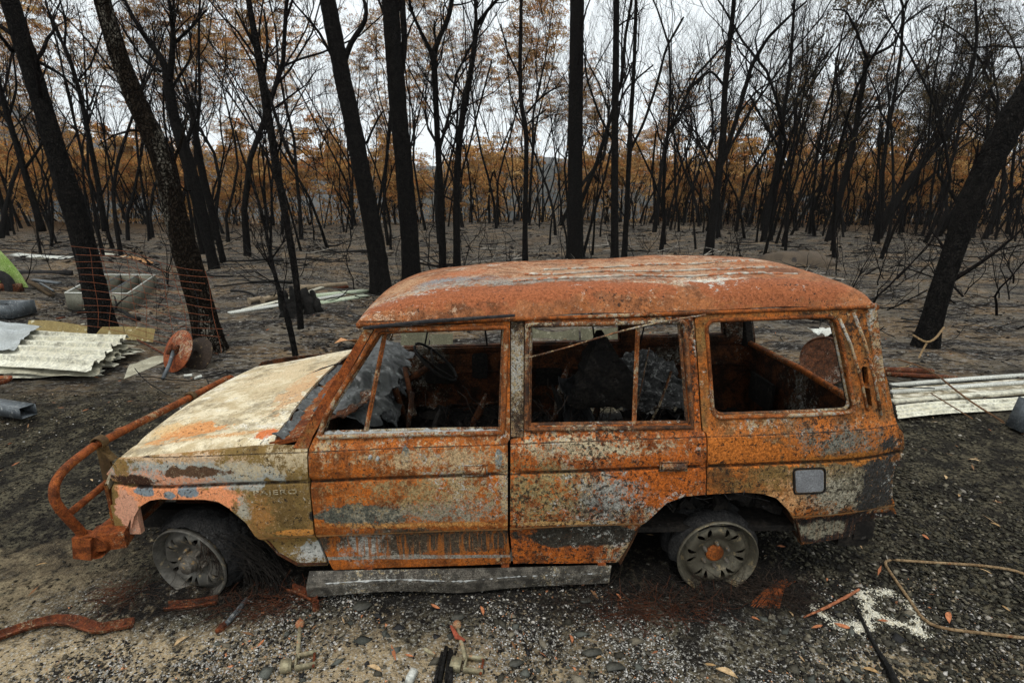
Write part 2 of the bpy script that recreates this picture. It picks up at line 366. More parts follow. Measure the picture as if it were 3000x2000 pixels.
hb = n.math('ADD', n.math('MULTIPLY', med, .8), n.math('ADD', n.math('MULTIPLY', fine, .25), n.math('MULTIPLY', gr, .25)))
n.bump(hb, .9, .035)
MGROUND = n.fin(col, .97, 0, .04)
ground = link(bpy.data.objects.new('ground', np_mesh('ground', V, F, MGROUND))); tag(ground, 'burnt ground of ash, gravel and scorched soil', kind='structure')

def chips(name, n_, region, size, palette, seed, flat=.45, sink=.3, label=None, skew=1.6):
    """many small angular stones as one mesh; region(rng,n)->x,y ; palette list of (weight,color)"""
    r_ = np.random.default_rng(seed); x, y = region(r_, n_); n_ = len(x)
    s = size[0]+(size[1]-size[0])*r_.random(n_)**skew
    B = np.array([[1, 0, 0], [-1, 0, 0], [0, 1, 0], [0, -1, 0], [0, 0, 1], [0, 0, -1]], float)
    V = np.repeat(B[None], n_, 0)*(1+r_.uniform(-.4, .4, (n_, 6, 3))); V += r_.uniform(-.22, .22, V.shape)
    V[:, :, 0] *= r_.uniform(.7, 1.6, n_)[:, None]
    V[:, :, 2] *= flat; V *= s[:, None, None]
    tl = r_.normal(0, .3, (n_, 2)); V[:, :, 2] += V[:, :, 0]*tl[:, :1]+V[:, :, 1]*tl[:, 1:]
    a = r_.uniform(0, 6.28, n_); c, s_ = np.cos(a)[:, None], np.sin(a)[:, None]
    vx = V[:, :, 0]*c-V[:, :, 1]*s_; vy = V[:, :, 0]*s_+V[:, :, 1]*c
    V[:, :, 0] = vx+x[:, None]; V[:, :, 1] = vy+y[:, None]
    V[:, :, 2] += (hgt(x, y)+s*flat*(1-sink))[:, None]-.004
    T = np.array([[0, 2, 4], [2, 1, 4], [1, 3, 4], [3, 0, 4], [2, 0, 5], [1, 2, 5], [3, 1, 5], [0, 3, 5]])
    Fc = (T[None]+6*np.arange(n_)[:, None, None]).reshape(-1, 3)
    w_ = np.array([q[0] for q in palette], float); k = r_.choice(len(palette), n_, p=w_/w_.sum()); cc = np.array([q[1] for q in palette])[k]*r_.uniform(.6, 1.35, (n_, 1))
    o = link(bpy.data.objects.new(name, np_mesh(name, V.reshape(-1, 3), Fc, MCHIP, smooth=False, cols=np.repeat(cc, 6, 0))))
    return tag(o, label, kind='stuff')
n = NT('stone_chips'); c = n.attr('tint')[0]
MCHIP = n.fin(n.mix(n.rng(n.noise(150, 3, .6), .3, .7), c, n.mix(.45, c, (0, 0, 0))), .9, 0, .08)
def reg(x0, x1, y0, y1, dens=None):
    def f(r_, n_):
        x = r_.uniform(x0, x1, n_); y = r_.uniform(y0, y1, n_)
        if dens is not None: k = r_.random(n_) < dens(x, y); return x[k], y[k]
        return x, y
    return f
def clump(x, y, seed, s=2.2, t=0.): return np.clip(.5+fbm(x, y, s, seed)*.9-t, 0, 1)
DG = [(6, (.05, .047, .035)), (5, (.085, .078, .055)), (3, (.026, .025, .022)), (1.4, (.15, .135, .10)), (.3, (.35, .32, .27))]
ND = lambda x, y: np.clip(1.15-((y+.9)/5.5), .12, 1)
chips('gravel', 52000, reg(2.6, 7.8, -1.0, 2.9, lambda x, y: ND(x, y)*clump(x, y, 1, 1.2, -.35)*np.clip((x-2.5)*1.4+.1*fbm(x, y, 3, 8), 0, 1)), (.006, .017), DG, 1, label='dark olive gravel of the yard right of the car')
chips('gravel', 30000, reg(-3.6, -.1, -.8, 3.2, lambda x, y: ND(x, y)*clump(x, y, 2, 1.4, -.15)), (.004, .012), [(6, (.03, .028, .023)), (4, (.065, .055, .037)), (2, (.11, .09, .055)), (.5, (.3, .24, .17)), (.35, (.42, .4, .37))], 2, label='dark gravel in front of the bull bar')
chips('gravel', 60000, reg(-.6, 4., -.95, .12, lambda x, y: clump(x, y, 4, 2.6, -.2)), (.003, .0105), [(7, (.022, .020, .018)), (4, (.09, .083, .065)), (3, (.22, .18, .12)), (2, (.45, .43, .39)), (.25, (.5, .22, .11))], 3, label='black and grey gravel in front of the car', skew=2.6)
chips('ash_flakes', 42000, reg(-.5, 3.3, -.95, .1, lambda x, y: np.clip(fbm(x, y, 3, 17)*1.2+.5, 0, 1)), (.0018, .0062), [(5, (.60, .59, .55)), (2, (.35, .34, .31)), (.5, (.7, .35, .18))], 4, flat=.35, sink=0, label='white ash flakes scattered before the car', skew=2)
chips('stones', 420, reg(.2, 3.6, -.9, -.1), (.010, .030), [(4, (.10, .105, .09)), (3, (.07, .065, .05)), (2, (.17, .15, .11)), (1, (.03, .03, .03))], 5, flat=.4, label='larger grey and brown stones among the gravel', skew=2.5)
chips('rubble', 42000, reg(-9, 12, 2.6, 16, lambda x, y: clump(x, y, 6, 1.4, .05)*(np.abs(x-1.6) < y+2.6)), (.005, .035), [(5, (.02, .018, .016)), (3, (.06, .05, .04)), (1, (.16, .12, .08)), (.3, (.4, .38, .34))], 6, flat=.3, label='charcoal crumbs over the ash behind the car', skew=3.5)
chips('rubble', 14000, reg(-26, 30, 14, 48, lambda x, y: clump(x, y, 9, .7, .05)*(np.abs(x-1.6) < y+2)), (.02, .13), [(5, (.02, .018, .016)), (3, (.07, .058, .045)), (1, (.15, .11, .07))], 7, flat=.3, label='charcoal and clods over the far ash', skew=3)
# white ash melted out onto the gravel, right
def powder_reg(r_, n_):
    L = [[(1870, 1800), (1960, 1835)], [(1960, 1835), (2000, 1790), (1960, 1740), (1995, 1720), (2050, 1700)], [(1860, 1392), (1930, 1440), (1990, 1435), (2000, 1385), (1975, 1362), (2050, 1360)], [(1985, 1390), (2030, 1425), (2090, 1440), (2118, 1455), (2085, 1378)], [(2000, 1440), (1950, 1450)]]
    segs = []
    for pl in L[2:]:
        for a, b in zip(pl[:-1], pl[1:]): segs.append((G(a[0]*K, a[1]*K)[:2], G(b[0]*K, b[1]*K)[:2]))
    k = r_.integers(0, len(segs), n_); t = r_.random(n_); A = np.array([s[0] for s in segs])[k]; B = np.array([s[1] for s in segs])[k]
    q = A+(B-A)*t[:, None]+r_.normal(0, 1, (n_, 2))*(.005+.02*r_.random((n_, 1))**2)
    return q[:, 0], q[:, 1]
chips('powder', 16000, powder_reg, (.0012, .0045), [(6, (.80, .78, .66)), (2, (.68, .62, .45))], 8, flat=.7, sink=-1.2, label='spilled cream powder in crooked lines on the gravel')

# ------------------------------------------------------------ trees
def bark(name, c1, c2, sc=(9, 9, 3), strength=1., pale=None, pth=.6):
    n = NT(name); v0 = n.vm('ADD', n.obj, n.vm('MULTIPLY', n.noise(2.6, 4, .6, out=1), (.30, .30, .42))); v = n.map(sc, vec=v0); e_ = n.vor(1.0, v, 'DISTANCE_TO_EDGE'); f = n.noise(14, 5, .65)
    c_ = n.mix(n.rng(e_, .02, .16), c1, c2); c_ = n.mix(n.rng(f, .35, .7), c_, c1)
    if pale:
        m = n.math('MULTIPLY', n.rng(n.noise(3.4, 4, .6, n.map((1, 1, .22))), pth-.05, pth+.03), n.rng(e_, .06, .14)); c_ = n.mix(n.math('MULTIPLY', m, n.rng(n.noise(30, 4, .7), .4, .6)), c_, pale)
    n.bump(n.math('ADD', n.rng(e_, 0, .2), n.math('MULTIPLY', f, .5)), strength, .03)
    return n.fin(c_, .95, 0, .03)
MBARK = bark('charred_bark', (.004, .004, .004), (.020, .018, .016), (40, 40, 17), .6)
MBARK2 = bark('checked_bark', (.005, .004, .003), (.024, .018, .013), (30, 30, 13), .8, (.17, .155, .125), .59)
MBARK3 = bark('brown_bark', (.010, .008, .006), (.045, .030, .020), (30, 30, 5), 1.)
MTWIG = mottled('charred_twig', (.007, .006, .006), (.020, .017, .015), sc=20, bump=.1, spec=.03, rough=.95)
MBLEACH = mottled('bleached_wood', (.36, .33, .28), (.20, .18, .15), (.05, .045, .04), sc=9, stretch=(1, 1, 1))
MTAN = mottled('scorched_trunk', (.16, .085, .04), (.07, .04, .022), sc=4)
n = NT('scorched_leaf'); c = n.attr('tint')[0]; tr = n.t.nodes.new('ShaderNodeBsdfTranslucent'); ms = n.t.nodes.new('ShaderNodeMixShader'); ms.inputs[0].default_value = .35
n.L(c, tr.inputs[0]); n.fin(c, .8, 0, .15); n.t.links.new(n.b.outputs[0], ms.inputs[1]); n.t.links.new(tr.outputs[0], ms.inputs[2])
n.t.links.new(ms.outputs[0], n.t.nodes['Material Output'].inputs[0]); MLEAF = n.m
def nrm(v): return v/(np.linalg.norm(v)+1e-9)
def grow(S, p, d, L, r, lvl, rng, cfg, maxlvl):
    k = (8, 7, 5, 4, 3)[lvl]; P = [p]; R = [r]; wob = cfg.get('wob', .16)*(1, 1.1, 1.3, 1.4, 1.2)[lvl]; up = cfg.get('up', (.02, .10, .10, .12, .10))[lvl]
    for i in range(k):
        d = nrm(d+rng.normal(0, wob, 3)+np.array([0, 0, up])); p = p+d*L/k; P.append(p); R.append(max(r*(1-.75*((i+1)/k)**1.1), .0025*cfg.get('tw', 1)))
    P = np.array(P); S[lvl].append((P, np.array(R)))
    if lvl >= maxlvl: S['tips'].append((P[-1], d)); return
    nc = cfg['n'][lvl]; nc = int(nc+rng.random())
    for j in range(nc):
        t = rng.uniform((cfg.get('t0', .38)), 1) if lvl == 0 else rng.uniform(.25, 1); i = min(int(t*k), k-1); q = P[i]+(P[i+1]-P[i])*(t*k-i)
        dd = nrm(P[i+1]-P[i]); a = rng.uniform(*cfg.get('ang', (.4, .85))); o = nrm(np.cross(dd, rng.normal(0, 1, 3)))
        nd = nrm(dd*math.cos(a)+o*math.sin(a)+np.array([0, 0, .15]))
        grow(S, q, nd, L*rng.uniform(.75, 1.2)*cfg['l'][lvl]*(1-.45*t if lvl == 0 else 1), max(R[i]*rng.uniform(.4, .65), .004), lvl+1, rng, cfg, maxlvl)
def leaves(tips, rng, per, spread, size, cols, droop=.8, keep=1.):
    V = []; C = []
    tp = [t for t in tips if rng.random() < keep]
    if not tp: return None
    for q, d in tp:
        cb = np.array(cols[rng.integers(len(cols))])*rng.uniform(.7, 1.3)
        k = per; th = rng.uniform(0, 6.28, k); rr = spread*np.sqrt(rng.random(k)); h = spread*.45*(1-(rr/spread)**2)+rng.normal(0, spread*.09, k)
        P = q+np.stack([rr*np.cos(th), rr*np.sin(th), h], 1)
        o = np.stack([np.cos(th)*.6, np.sin(th)*.6, -droop*rng.uniform(.3, 1.6, k)], 1)+rng.normal(0, .35, (k, 3)); o /= np.linalg.norm(o, axis=1)[:, None]
        s_ = np.cross(o, rng.normal(0, 1, (k, 3))); s_ /= np.linalg.norm(s_, axis=1)[:, None]; L = size*rng.uniform(.7, 1.5, k)[:, None]
        V.append(np.stack([P, P+o*L*.5+s_*L*.2, P+o*L, P+o*L*.5-s_*L*.2], 1)); C.append(np.repeat(cb[None]*rng.uniform(.65, 1.3, (k, 1)), 4, 0))
    V = np.concatenate(V).reshape(-1, 3); return V, np.arange(len(V)).reshape(-1, 4), np.concatenate(C)
def tubes(lst, sides, rng):
    m = MB()
    for P, R in lst: m.tube(P, R, sides, cap=False, rj=rng)
    return m
def skel(lst_sides, rng):
    m = MB()
    for l, s in lst_sides:
        for P, R in l: m.tube(P, R, s, cap=False, rj=rng)
    return m
CB = dict(n=(7, 5, 4, 2.6), l=(.42, .5, .55, .6), t0=.36)
OR = [(.44, .22, .075), (.34, .155, .05), (.48, .29, .11), (.16, .08, .03), (.34, .22, .08)]
DK = [(.045, .038, .018), (.07, .05, .022), (.10, .065, .025)]
def proto(seed, H, r0, cfg, leafcfg=None, lean=.05, maxlvl=4, barkm=None):
    rng = np.random.default_rng(seed); S = {0: [], 1: [], 2: [], 3: [], 4: [], 'tips': []}
    grow(S, np.array([0, 0, -.1]), nrm(np.array([rng.normal(0, lean), rng.normal(0, lean), 1])), H, r0, 0, rng, cfg, maxlvl)
    S[0][0][1][0] *= 1.25
    out = {'trunk': (np_from(tubes(S[0], 9, rng), 'trunk', barkm or MBARK)), 'crown': np_from(skel([(S[1], 6), (S[2], 4), (S[3], 3), (S[4], 3)], rng), 'crown', MTWIG)}
    if leafcfg:
        l = leaves(S['tips'], rng, *leafcfg)
        if l: out['foliage'] = np_mesh('foliage', l[0], l[1], MLEAF, False, cols=l[2])
    return out
def np_from(mb, name, mat): return np_mesh(name, np.vstack(mb.v), mb.f, mat)
def place(pr, name, x, y, sc, rz, label, group, tilt=(0, 0), z=None, cat='tree', szz=1.):
    e_ = empty(name, (x, y, (zat(x, y) if z is None else z)-.05), label, cat, group, rz); e_.scale = (sc, sc, sc*szz); e_.rotation_euler = (tilt[0], tilt[1], rz)
    for k, me in pr.items(): link(bpy.data.objects.new(k, me), e_)
    return e_
bare = [proto(100+i, 12.5+i % 3, .085+.022*(i % 3), dict(CB, n=(8, 5, 4, 3), wob=.13+.04*(i % 3), ang=(.3, .75) if i % 2 else (.45, .95), up=(.03, .14, .14, .16, .14))) for i in range(7)]
orange = [proto(200+i, 14, .10, dict(CB, n=(9, 5, 4, 1.8), t0=.40, wob=.13), (56, .34, .105, OR, .7, .42)) for i in range(5)]
dark = [proto(240+i, 13, .10, dict(CB, n=(8, 5, 4, 1.6), t0=.3, wob=.15), (34, .36, .11, DK, .7, .6)) for i in range(3)]
pole = [proto(260+i, 8, .055, dict(n=(5, 3, 2, 1), l=(.28, .45, .5, .5), t0=.45, wob=.11, up=(.05, .2, .2, .2, .2)), maxlvl=3) for i in range(5)]
shrub = [proto(300+i, 4.2, .05, dict(n=(9, 5, 3, 2), l=(.55, .5, .5, .5), t0=.12, wob=.2), (26, .30, .13, [(.56, .30, .09), (.62, .40, .16), (.48, .21, .07), (.40, .26, .10), (.58, .33, .12), (.24, .15, .07)], .7, .9), maxlvl=3) for i in range(5)]
sapl = [proto(340+i, 1.7+.4*(i % 3), .014+.004*(i % 2), dict(n=(4, 2.4, 1.4, 1), l=(.5, .6, .6, .6), t0=.15, wob=.22, up=(.05, .1, .1, .1, .1), tw=.8), maxlvl=3) for i in range(7)]
def at(px, d):
    """world x for an image column at distance y"""
    return C0[0]+((px-1500)/FPX*(.967*(d-C0[1])+.5)) - YAW*(d-C0[1])*0
def where(x, y):
    px = 1500+FPX*((x-C0[0])/(.967*(y-C0[1])+.5)); k = int(np.digitize(px, [330, 640, 1010, 1330, 1660, 1850, 2150, 2450, 2800]))
    z_ = ('left of the thick left trunk', 'between the two leaning left trunks', 'above the burnt stumps', 'behind the twin thick trunks', 'left of the straightest thick trunk', 'right of the straightest thick trunk', 'above the middle of the roof', 'above the rear of the roof', 'left of the thick right trunk', 'behind the thick right trunk')[k]
    return ('near, ' if y < 22 else 'midway back, ' if y < 36 else 'far back, ')+z_
r_ = random.Random(5)
cnt = 0
used = []
def spot(dmin, dmax, px0, px1, gap):
    for _ in range(60):
        y = dmin+(dmax-dmin)*r_.random()**.8; x = at(r_.uniform(px0, px1), y)
        if all((x-a)**2+(y-b)**2 > gap*gap for a, b in used): used.append((x, y)); return x, y
    return x, y
def lean_for(x, y): # the wood leans outward on both sides of the picture a little
    a = (x-C0[0])/(y+2.3)
    return max(-1, min(1, a))
for px0, px1, k, dm, dM in [(-150, 900, 17, 17, 50), (900, 1900, 14, 20, 50), (1900, 3150, 40, 17, 50)]:
    for i in range(k):
        x, y = spot(dm, dM, px0, px1, 1.1); a = lean_for(x, y)
        place(bare[r_.randrange(7)], 'charred_tree', x, y, r_.uniform(.75, 1.15), r_.uniform(0, 6.28), 'tall bare twiggy black tree '+where(x, y), 'bare black trees of the wood', (r_.gauss(0, .03), a*.10+r_.gauss(0, .05)))
for px0, px1, k, dm, dM in [(-150, 950, 26, 26, 48), (950, 1750, 16, 32, 52), (1750, 3100, 12, 42, 54)]:
    for i in range(k):
        x, y = spot(dm, dM, px0, px1, 1.6)
        place(orange[r_.randrange(5)], 'scorched_gum_tree', x, y, r_.uniform(.8, 1.15) if x < 5 else r_.uniform(.6, .85), r_.uniform(0, 6.28), 'gum with scorched orange leaves '+where(x, y), 'scorched gums with orange leaves', (r_.gauss(0, .04), lean_for(x, y)*.06+r_.gauss(0, .05)))
for i in range(20):
    x, y = spot(26, 50, 2250, 3100, 1.5)
    place(dark[r_.randrange(3)], 'scorched_gum_tree', x, y, r_.uniform(.75, 1.05), r_.uniform(0, 6.28), 'gum with dark singed leaves '+where(x, y), 'gums with dark singed leaves', (r_.gauss(0, .04), lean_for(x, y)*.12))
for px0, px1, k, dm, dM in [(-100, 950, 44, 15, 50), (950, 1950, 44, 17, 50), (1950, 3100, 100, 16, 50)]:
    for i in range(k):
        x, y = spot(dm, dM, px0, px1, .6)
        place(pole[r_.randrange(5)], 'charred_pole_tree', x, y, r_.uniform(.7, 1.35), r_.uniform(0, 6.28), 'thin black pole tree '+where(x, y), 'thin charred pole trees', (r_.gauss(0, .04), lean_for(x, y)*.10+r_.gauss(0, .06)))
for i in range(125):
    x, y = spot(43, 57, -150, 3150, 1.0)
    place(shrub[r_.randrange(5)], 'scorched_shrub', x, y, r_.uniform(.7, 1.9), r_.uniform(0, 6.28), 'golden brown scorched bush '+where(x, y), 'golden scorched shrubs beyond the clearing', cat='shrub')
for i in range(62):
    x, y = spot(58, 90, -150, 3150, 2.0)
    place(orange[r_.randrange(5)], 'scorched_gum_tree', x, y, r_.uniform(.7, 1.05), r_.uniform(0, 6.28), 'distant orange gum downslope, '+where(x, y), 'distant orange gums down the slope', (r_.gauss(0, .04), r_.gauss(0, .05)))
# the wood further off, past counting: thin trunks and brush as one mass
rg = np.random.default_rng(88); m = MB()
def thin(x, y, H, r0, lean):
    p = np.array([x, y, float(hgt(x, y))-.2]); d = nrm(np.array([lean, 0, 1])+rg.normal(0, .06, 3)); P = [p.copy()]; k = 7
    for i in range(k): p = p+d*H/k; d = nrm(d+rg.normal(0, .07, 3)+[0, 0, .02]); P.append(p.copy())
    P = np.array(P); m.tube(P, np.linspace(r0, r0*.2, k+1), 4, cap=False)
    for _ in range(rg.integers(3, 7)):
        j = rg.integers(2, k); q = P[j].copy(); e = nrm(d+rg.normal(0, .5, 3)+[0, 0, .35]); Q = [q.copy()]
        for _k in range(4): q = q+e*H*.05; e = nrm(e+rg.normal(0, .2, 3)+[0, 0, .12]); Q.append(q.copy())
        m.tube(Q, np.linspace(r0*.45, r0*.12, 5), 3, cap=False)
for _ in range(820):
    y = 46+rg.random()*34; px = rg.uniform(-150, 3150) if rg.random() < .28 else rg.uniform(1950, 3150); x = at(px, y); thin(x, y, rg.uniform(4, 13), rg.uniform(.04, .10), .12*lean_for(x, y))
for _ in range(380):   # low brush
    y = 30+rg.random()**.7*34; px = rg.uniform(-150, 3150) if rg.random() < .3 else rg.uniform(1800, 3150); x = at(px, y); thin(x, y, rg.uniform(1.2, 4), rg.uniform(.015, .035), rg.normal(0, .4))
o = m.build('far_wood', MTWIG, None, angle=None); tag(o, 'dense mass of thin black trunks and brush at the back of the clearing', kind='stuff')
V = []; C = []; rg = np.random.default_rng(91)   # low scorched scrub filling the slope behind the trunks
tips = []
for _ in range(5200):
    y = 47+rg.random()**1.2*48; px = rg.uniform(-200, 3200); x = at(px, y); hmax = 6.5 if px < 1900 else 5
    tips.append((np.array([x, y, float(hgt(x, y))+rg.random()**1.4*hmax*(.5+.5*abs(math.sin(x*.7)+math.sin(x*.23+y))/2)]), np.array([0, 0, 1])))
l = leaves(tips, rg, 16, .55, .20, [(.40, .21, .065), (.30, .14, .045), (.46, .28, .10), (.16, .10, .045), (.10, .07, .035), (.24, .15, .06)], .6, 1.)
o = link(bpy.data.objects.new('far_scrub', np_mesh('far_scrub', l[0], l[1], MLEAF, False, cols=l[2]))); tag(o, 'low golden-brown scorched scrub massed on the slope behind the trunks', kind='stuff')
# saplings and burnt scrub nearer in
for px0, px1, k, dm, dM in [(0, 620, 12, 5.5, 14), (560, 1400, 28, 6.5, 22), (1400, 2300, 30, 8, 22), (2450, 3050, 36, 5.5, 16)]:
    for i in range(k):
        x, y = spot(dm, dM, px0, px1, .35)
        place(sapl[r_.randrange(7)], 'burnt_sapling', x, y, r_.uniform(.4, 1.15), r_.uniform(0, 6.28), 'wiry burnt sapling in the ash '+where(x, y), 'wiry burnt saplings on the ash', (r_.gauss(0, .25), r_.gauss(.0, .3)), cat='sapling')

# ---- trees the photograph singles out: traced trunk lines stood up on their own distance
def path3(pl, Y, dy=None):
    P = np.array([onY(x*K, y*K, Y) for x, y, *_ in pl]); R = np.array([(q[2] if len(q) > 2 else 3)*K/2 for q in pl])
    R = np.array([R[i]*dist(P[i])/FPX/math.sqrt(1+((pl[i][0]*K-1500)/FPX)**2) for i in range(len(P))])*.93
    if dy is not None: P[:, 1] += np.linspace(0, dy, len(P))
    return P, R
def smoothp(P, R, step):
    L = np.concatenate([[0], np.cumsum(np.linalg.norm(np.diff(P, axis=0), axis=1))]); k = max(3, int(L[-1]/step)); t = np.linspace(0, L[-1], k)
    # catmull-like smoothing by resampling twice
    Q = np.stack([np.interp(t, L, P[:, i]) for i in range(3)], 1); r = np.interp(t, L, R)
    w_ = max(1, int(.12*k/ max(1, len(P)-1)*2)); ker = np.ones(2*w_+1)/(2*w_+1)
    Qp = np.vstack([np.repeat(Q[:1], w_, 0), Q, np.repeat(Q[-1:], w_, 0)]); Qs = np.stack([np.convolve(Qp[:, i], ker, 'valid') for i in range(3)], 1); Qs[0] = Q[0]; Qs[-1] = Q[-1]
    return Qs, r
def near_tree(name, label, pl, limbs=(), mat=None, grow_to=9., twigs=(10, 2), cat='tree', seed=1, Y=None, group=None, sides=18, flare=1.25, jit=.05, top=True, tl=1.2, t0=.35):
    base = G(pl[0][0]*K, pl[0][1]*K) if Y is None else onY(pl[0][0]*K, pl[0][1]*K, Y)
    Y = base[1]; rng = np.random.default_rng(seed); e_ = empty(name, (base[0], Y, zat(base[0], Y)), label, cat, group)
    P, R = path3(pl, Y)
    if top and P[-1][2] < grow_to:
        d = nrm(P[-1]-P[-2]); d = nrm(d+np.array([0, .05, .25])); L = (grow_to-P[-1][2])/max(.3, d[2]); P = np.vstack([P, P[-1]+d*L*.5, P[-1]+d*L]); R = np.concatenate([R, [R[-1]*.75, R[-1]*.4]])
    P[0, 2] -= .15
    Q, r = smoothp(P, R, .12 if sides > 12 else .2)
    fl = 1+(flare-1)*np.exp(-np.maximum(Q[:, 2]-Q[0, 2]-.15, 0)/.22); r = r*fl
    off = np.array(e_.location); m = MB(); m.tube(Q-off, r, sides, jit=jit, rj=rng); m.build('trunk', mat or MBARK, e_, angle=None)
    S = {0: [], 1: [], 2: [], 3: [], 4: [], 'tips': []}; lm = MB(); cfg = dict(n=(7, 4, 3, 2), l=(.4, .5, .5, .5), wob=.18)
    for lb in limbs:
        A, B = path3(lb, Y, rng.uniform(-1, 1)*.25); A, B = smoothp(A, B, .15); lm = MB(); lm.tube(A-off, B, 7, jit=.04, rj=rng); lm.build('limb', mat or MBARK, e_, angle=None)
        for _ in range(twigs[1]*2):
            i = rng.integers(len(A)//3, len(A)-1); dd = nrm(nrm(A[i+1]-A[i])+rng.normal(0, .5, 3)+np.array([0, 0, .2]))
            grow(S, A[i], dd, tl*rng.uniform(.5, 1.1), max(B[i]*.4, .006), 2, rng, cfg, 4)
    for _ in range(twigs[0]):
        i = rng.integers(int(len(Q)*t0), len(Q)-1); dd = nrm(nrm(Q[i+1]-Q[i])*.9+rng.normal(0, .6, 3)*np.array([1, 1, .3])+np.array([0, 0, .25]))
        grow(S, Q[i], dd, tl*rng.uniform(.6, 1.5)*(1.4 if Q[i][2] > 5 else 1), max(min(r[i]*.3, .035), .007), 1 if Q[i][2] > 3.5 else 2, rng, cfg, 4)
    
    if S['tips']:
        m = skel([(S[1], 6), (S[2], 5), (S[3], 3), (S[4], 3)], rng); m.v = [v-off for v in m.v]; m.build('crown', MTWIG, e_, angle=None)['kind'] = 'stuff'
    used.append((base[0], Y)); return e_
near_tree('burnt_tree', 'thick black leaning trunk behind the wire mesh at far left, blistered bark', [(243, 772, 72), (208, 620, 64), (182, 520, 62), (160, 450, 68), (130, 350, 57), (100, 250, 54), (62, 130, 54), (22, 0, 54), (-10, -90, 50)], [[(60, 130, 16), (110, 150, 10), (160, 190, 7), (200, 260, 4)], [(30, 120, 14), (0, 60, 9), (-30, 30, 6)]], grow_to=8, twigs=(5, 1), seed=2, sides=26)
near_tree('burnt_tree', 'leaning trunk with checked silvery-black bark right of the wire mesh', [(488, 812, 80), (462, 700, 66), (430, 590, 70), (400, 480, 60), (372, 360, 58), (325, 260, 56), (280, 150, 52), (245, 40, 48), (225, -40, 46)], [[(345, 300, 12), (300, 290, 8), (255, 310, 5), (225, 335, 3)], [(380, 400, 12), (405, 360, 10), (408, 310, 8), (418, 260, 4)]], MBARK2, 8, (5, 1), seed=3, sides=26)
near_tree('burnt_tree', 'forked burnt tree with a burl behind the checked trunk, many crooked limbs', [(494, 618, 26), (470, 520, 30), (447, 430, 36), (425, 350, 34), (402, 280, 30), (392, 225, 26), (386, 190, 30)], [[(386, 200, 22), (375, 140, 18), (340, 95, 16), (310, 50, 12), (285, 0, 10)], [(388, 190, 20), (400, 120, 16), (405, 50, 12), (398, 0, 9)], [(370, 165, 10), (335, 145, 7), (300, 90, 5), (270, 40, 3)], [(400, 100, 10), (440, 60, 7), (470, 20, 5)], [(386, 215, 10), (440, 130, 6), (430, 60, 4)], [(425, 340, 9), (460, 250, 6), (445, 190, 4)]], MBARK, 5, (6, 5), seed=4, top=False, Y=13.5)
near_tree('burnt_snag', 'broken-topped black snag leaning left of the twin thin trunks', [(512, 592, 14), (490, 500, 18), (465, 400, 20), (448, 300, 16), (436, 228, 13)], [[(436, 232, 6), (431, 222, 5)]], MBARK, 3, (3, 0), cat='dead tree', seed=5, top=False, Y=15)
near_tree('burnt_tree', 'slim curved tree with hooked foot and a forked arm beside the stump', [(690, 768, 14), (691, 735, 15), (680, 640, 17), (668, 560, 18), (645, 440, 19), (625, 320, 20), (608, 220, 21), (600, 160, 22), (585, 80, 18), (570, 0, 15), (565, -40, 14)], [[(606, 170, 9), (618, 110, 8), (610, 60, 7), (603, 20, 5)], [(612, 200, 9), (640, 270, 8), (665, 340, 10), (690, 380, 8)], [(600, 140, 8), (560, 60, 6), (540, 20, 5)], [(640, 420, 7), (600, 330, 5), (570, 250, 4), (520, 150, 3)]], grow_to=7.5, twigs=(8, 3), seed=6, sides=12)
near_tree('burnt_tree', 'spindly crooked tree with a snapped foot just behind the bonnet', [(682, 832, 13), (675, 790, 14), (662, 735, 17), (650, 690, 12), (640, 660, 12), (625, 620, 10), (618, 560, 9), (605, 500, 8), (590, 440, 8), (560, 380, 6), (540, 300, 5)], [[(640, 650, 6), (600, 600, 5), (590, 560, 4)], [(620, 600, 5), (650, 560, 4), (655, 520, 3)]], grow_to=2.5, twigs=(5, 3), seed=7, sides=10, top=False, cat='tree', tl=.5)
near_tree('burnt_tree', 'thick black trunk leaning left above the front of the roof, with a raised side arm', [(877, 676, 54), (868, 600, 46), (855, 520, 45), (840, 440, 44), (822, 350, 45), (805, 260, 44), (785, 170, 42), (768, 80, 42), (752, 0, 41), (745, -50, 40)], [[(786, 160, 16), (795, 120, 15), (815, 80, 13), (846, 40, 12), (838, 10, 9), (828, -20, 8)], [(842, 330, 7), (862, 280, 5), (880, 255, 4)]], grow_to=9, twigs=(6, 1), seed=8, sides=22)
near_tree('burnt_tree', 'thick rough-barked black trunk, second from the front of the roof', [(946, 655, 46), (942, 560, 44), (934, 460, 44), (926, 360, 43), (915, 260, 44), (908, 160, 43), (900, 60, 42), (893, -50, 42)], [[(922, 180, 12), (930, 100, 15), (926, 40, 16), (922, -30, 15)]], grow_to=10, twigs=(7, 1), seed=9, sides=22)
near_tree('burnt_tree', 'Y-forked slim black tree right of the two thick trunks', [(1018, 640, 19), (1015, 540, 18), (1012, 440, 17), (1006, 340, 15), (1001, 240, 14), (997, 140, 15), (995, 120, 17)], [[(995, 125, 10), (975, 90, 9), (955, 50, 8), (940, 10, 8), (935, -30, 8)], [(996, 125, 14), (1010, 80, 12), (1030, 40, 12), (1040, -30, 11)], [(1000, 120, 7), (1003, 90, 6), (992, 60, 6), (996, 42, 3)], [(1010, 290, 4), (960, 200, 4), (930, 140, 3)]], grow_to=9, twigs=(10, 3), seed=10, sides=12, top=False)
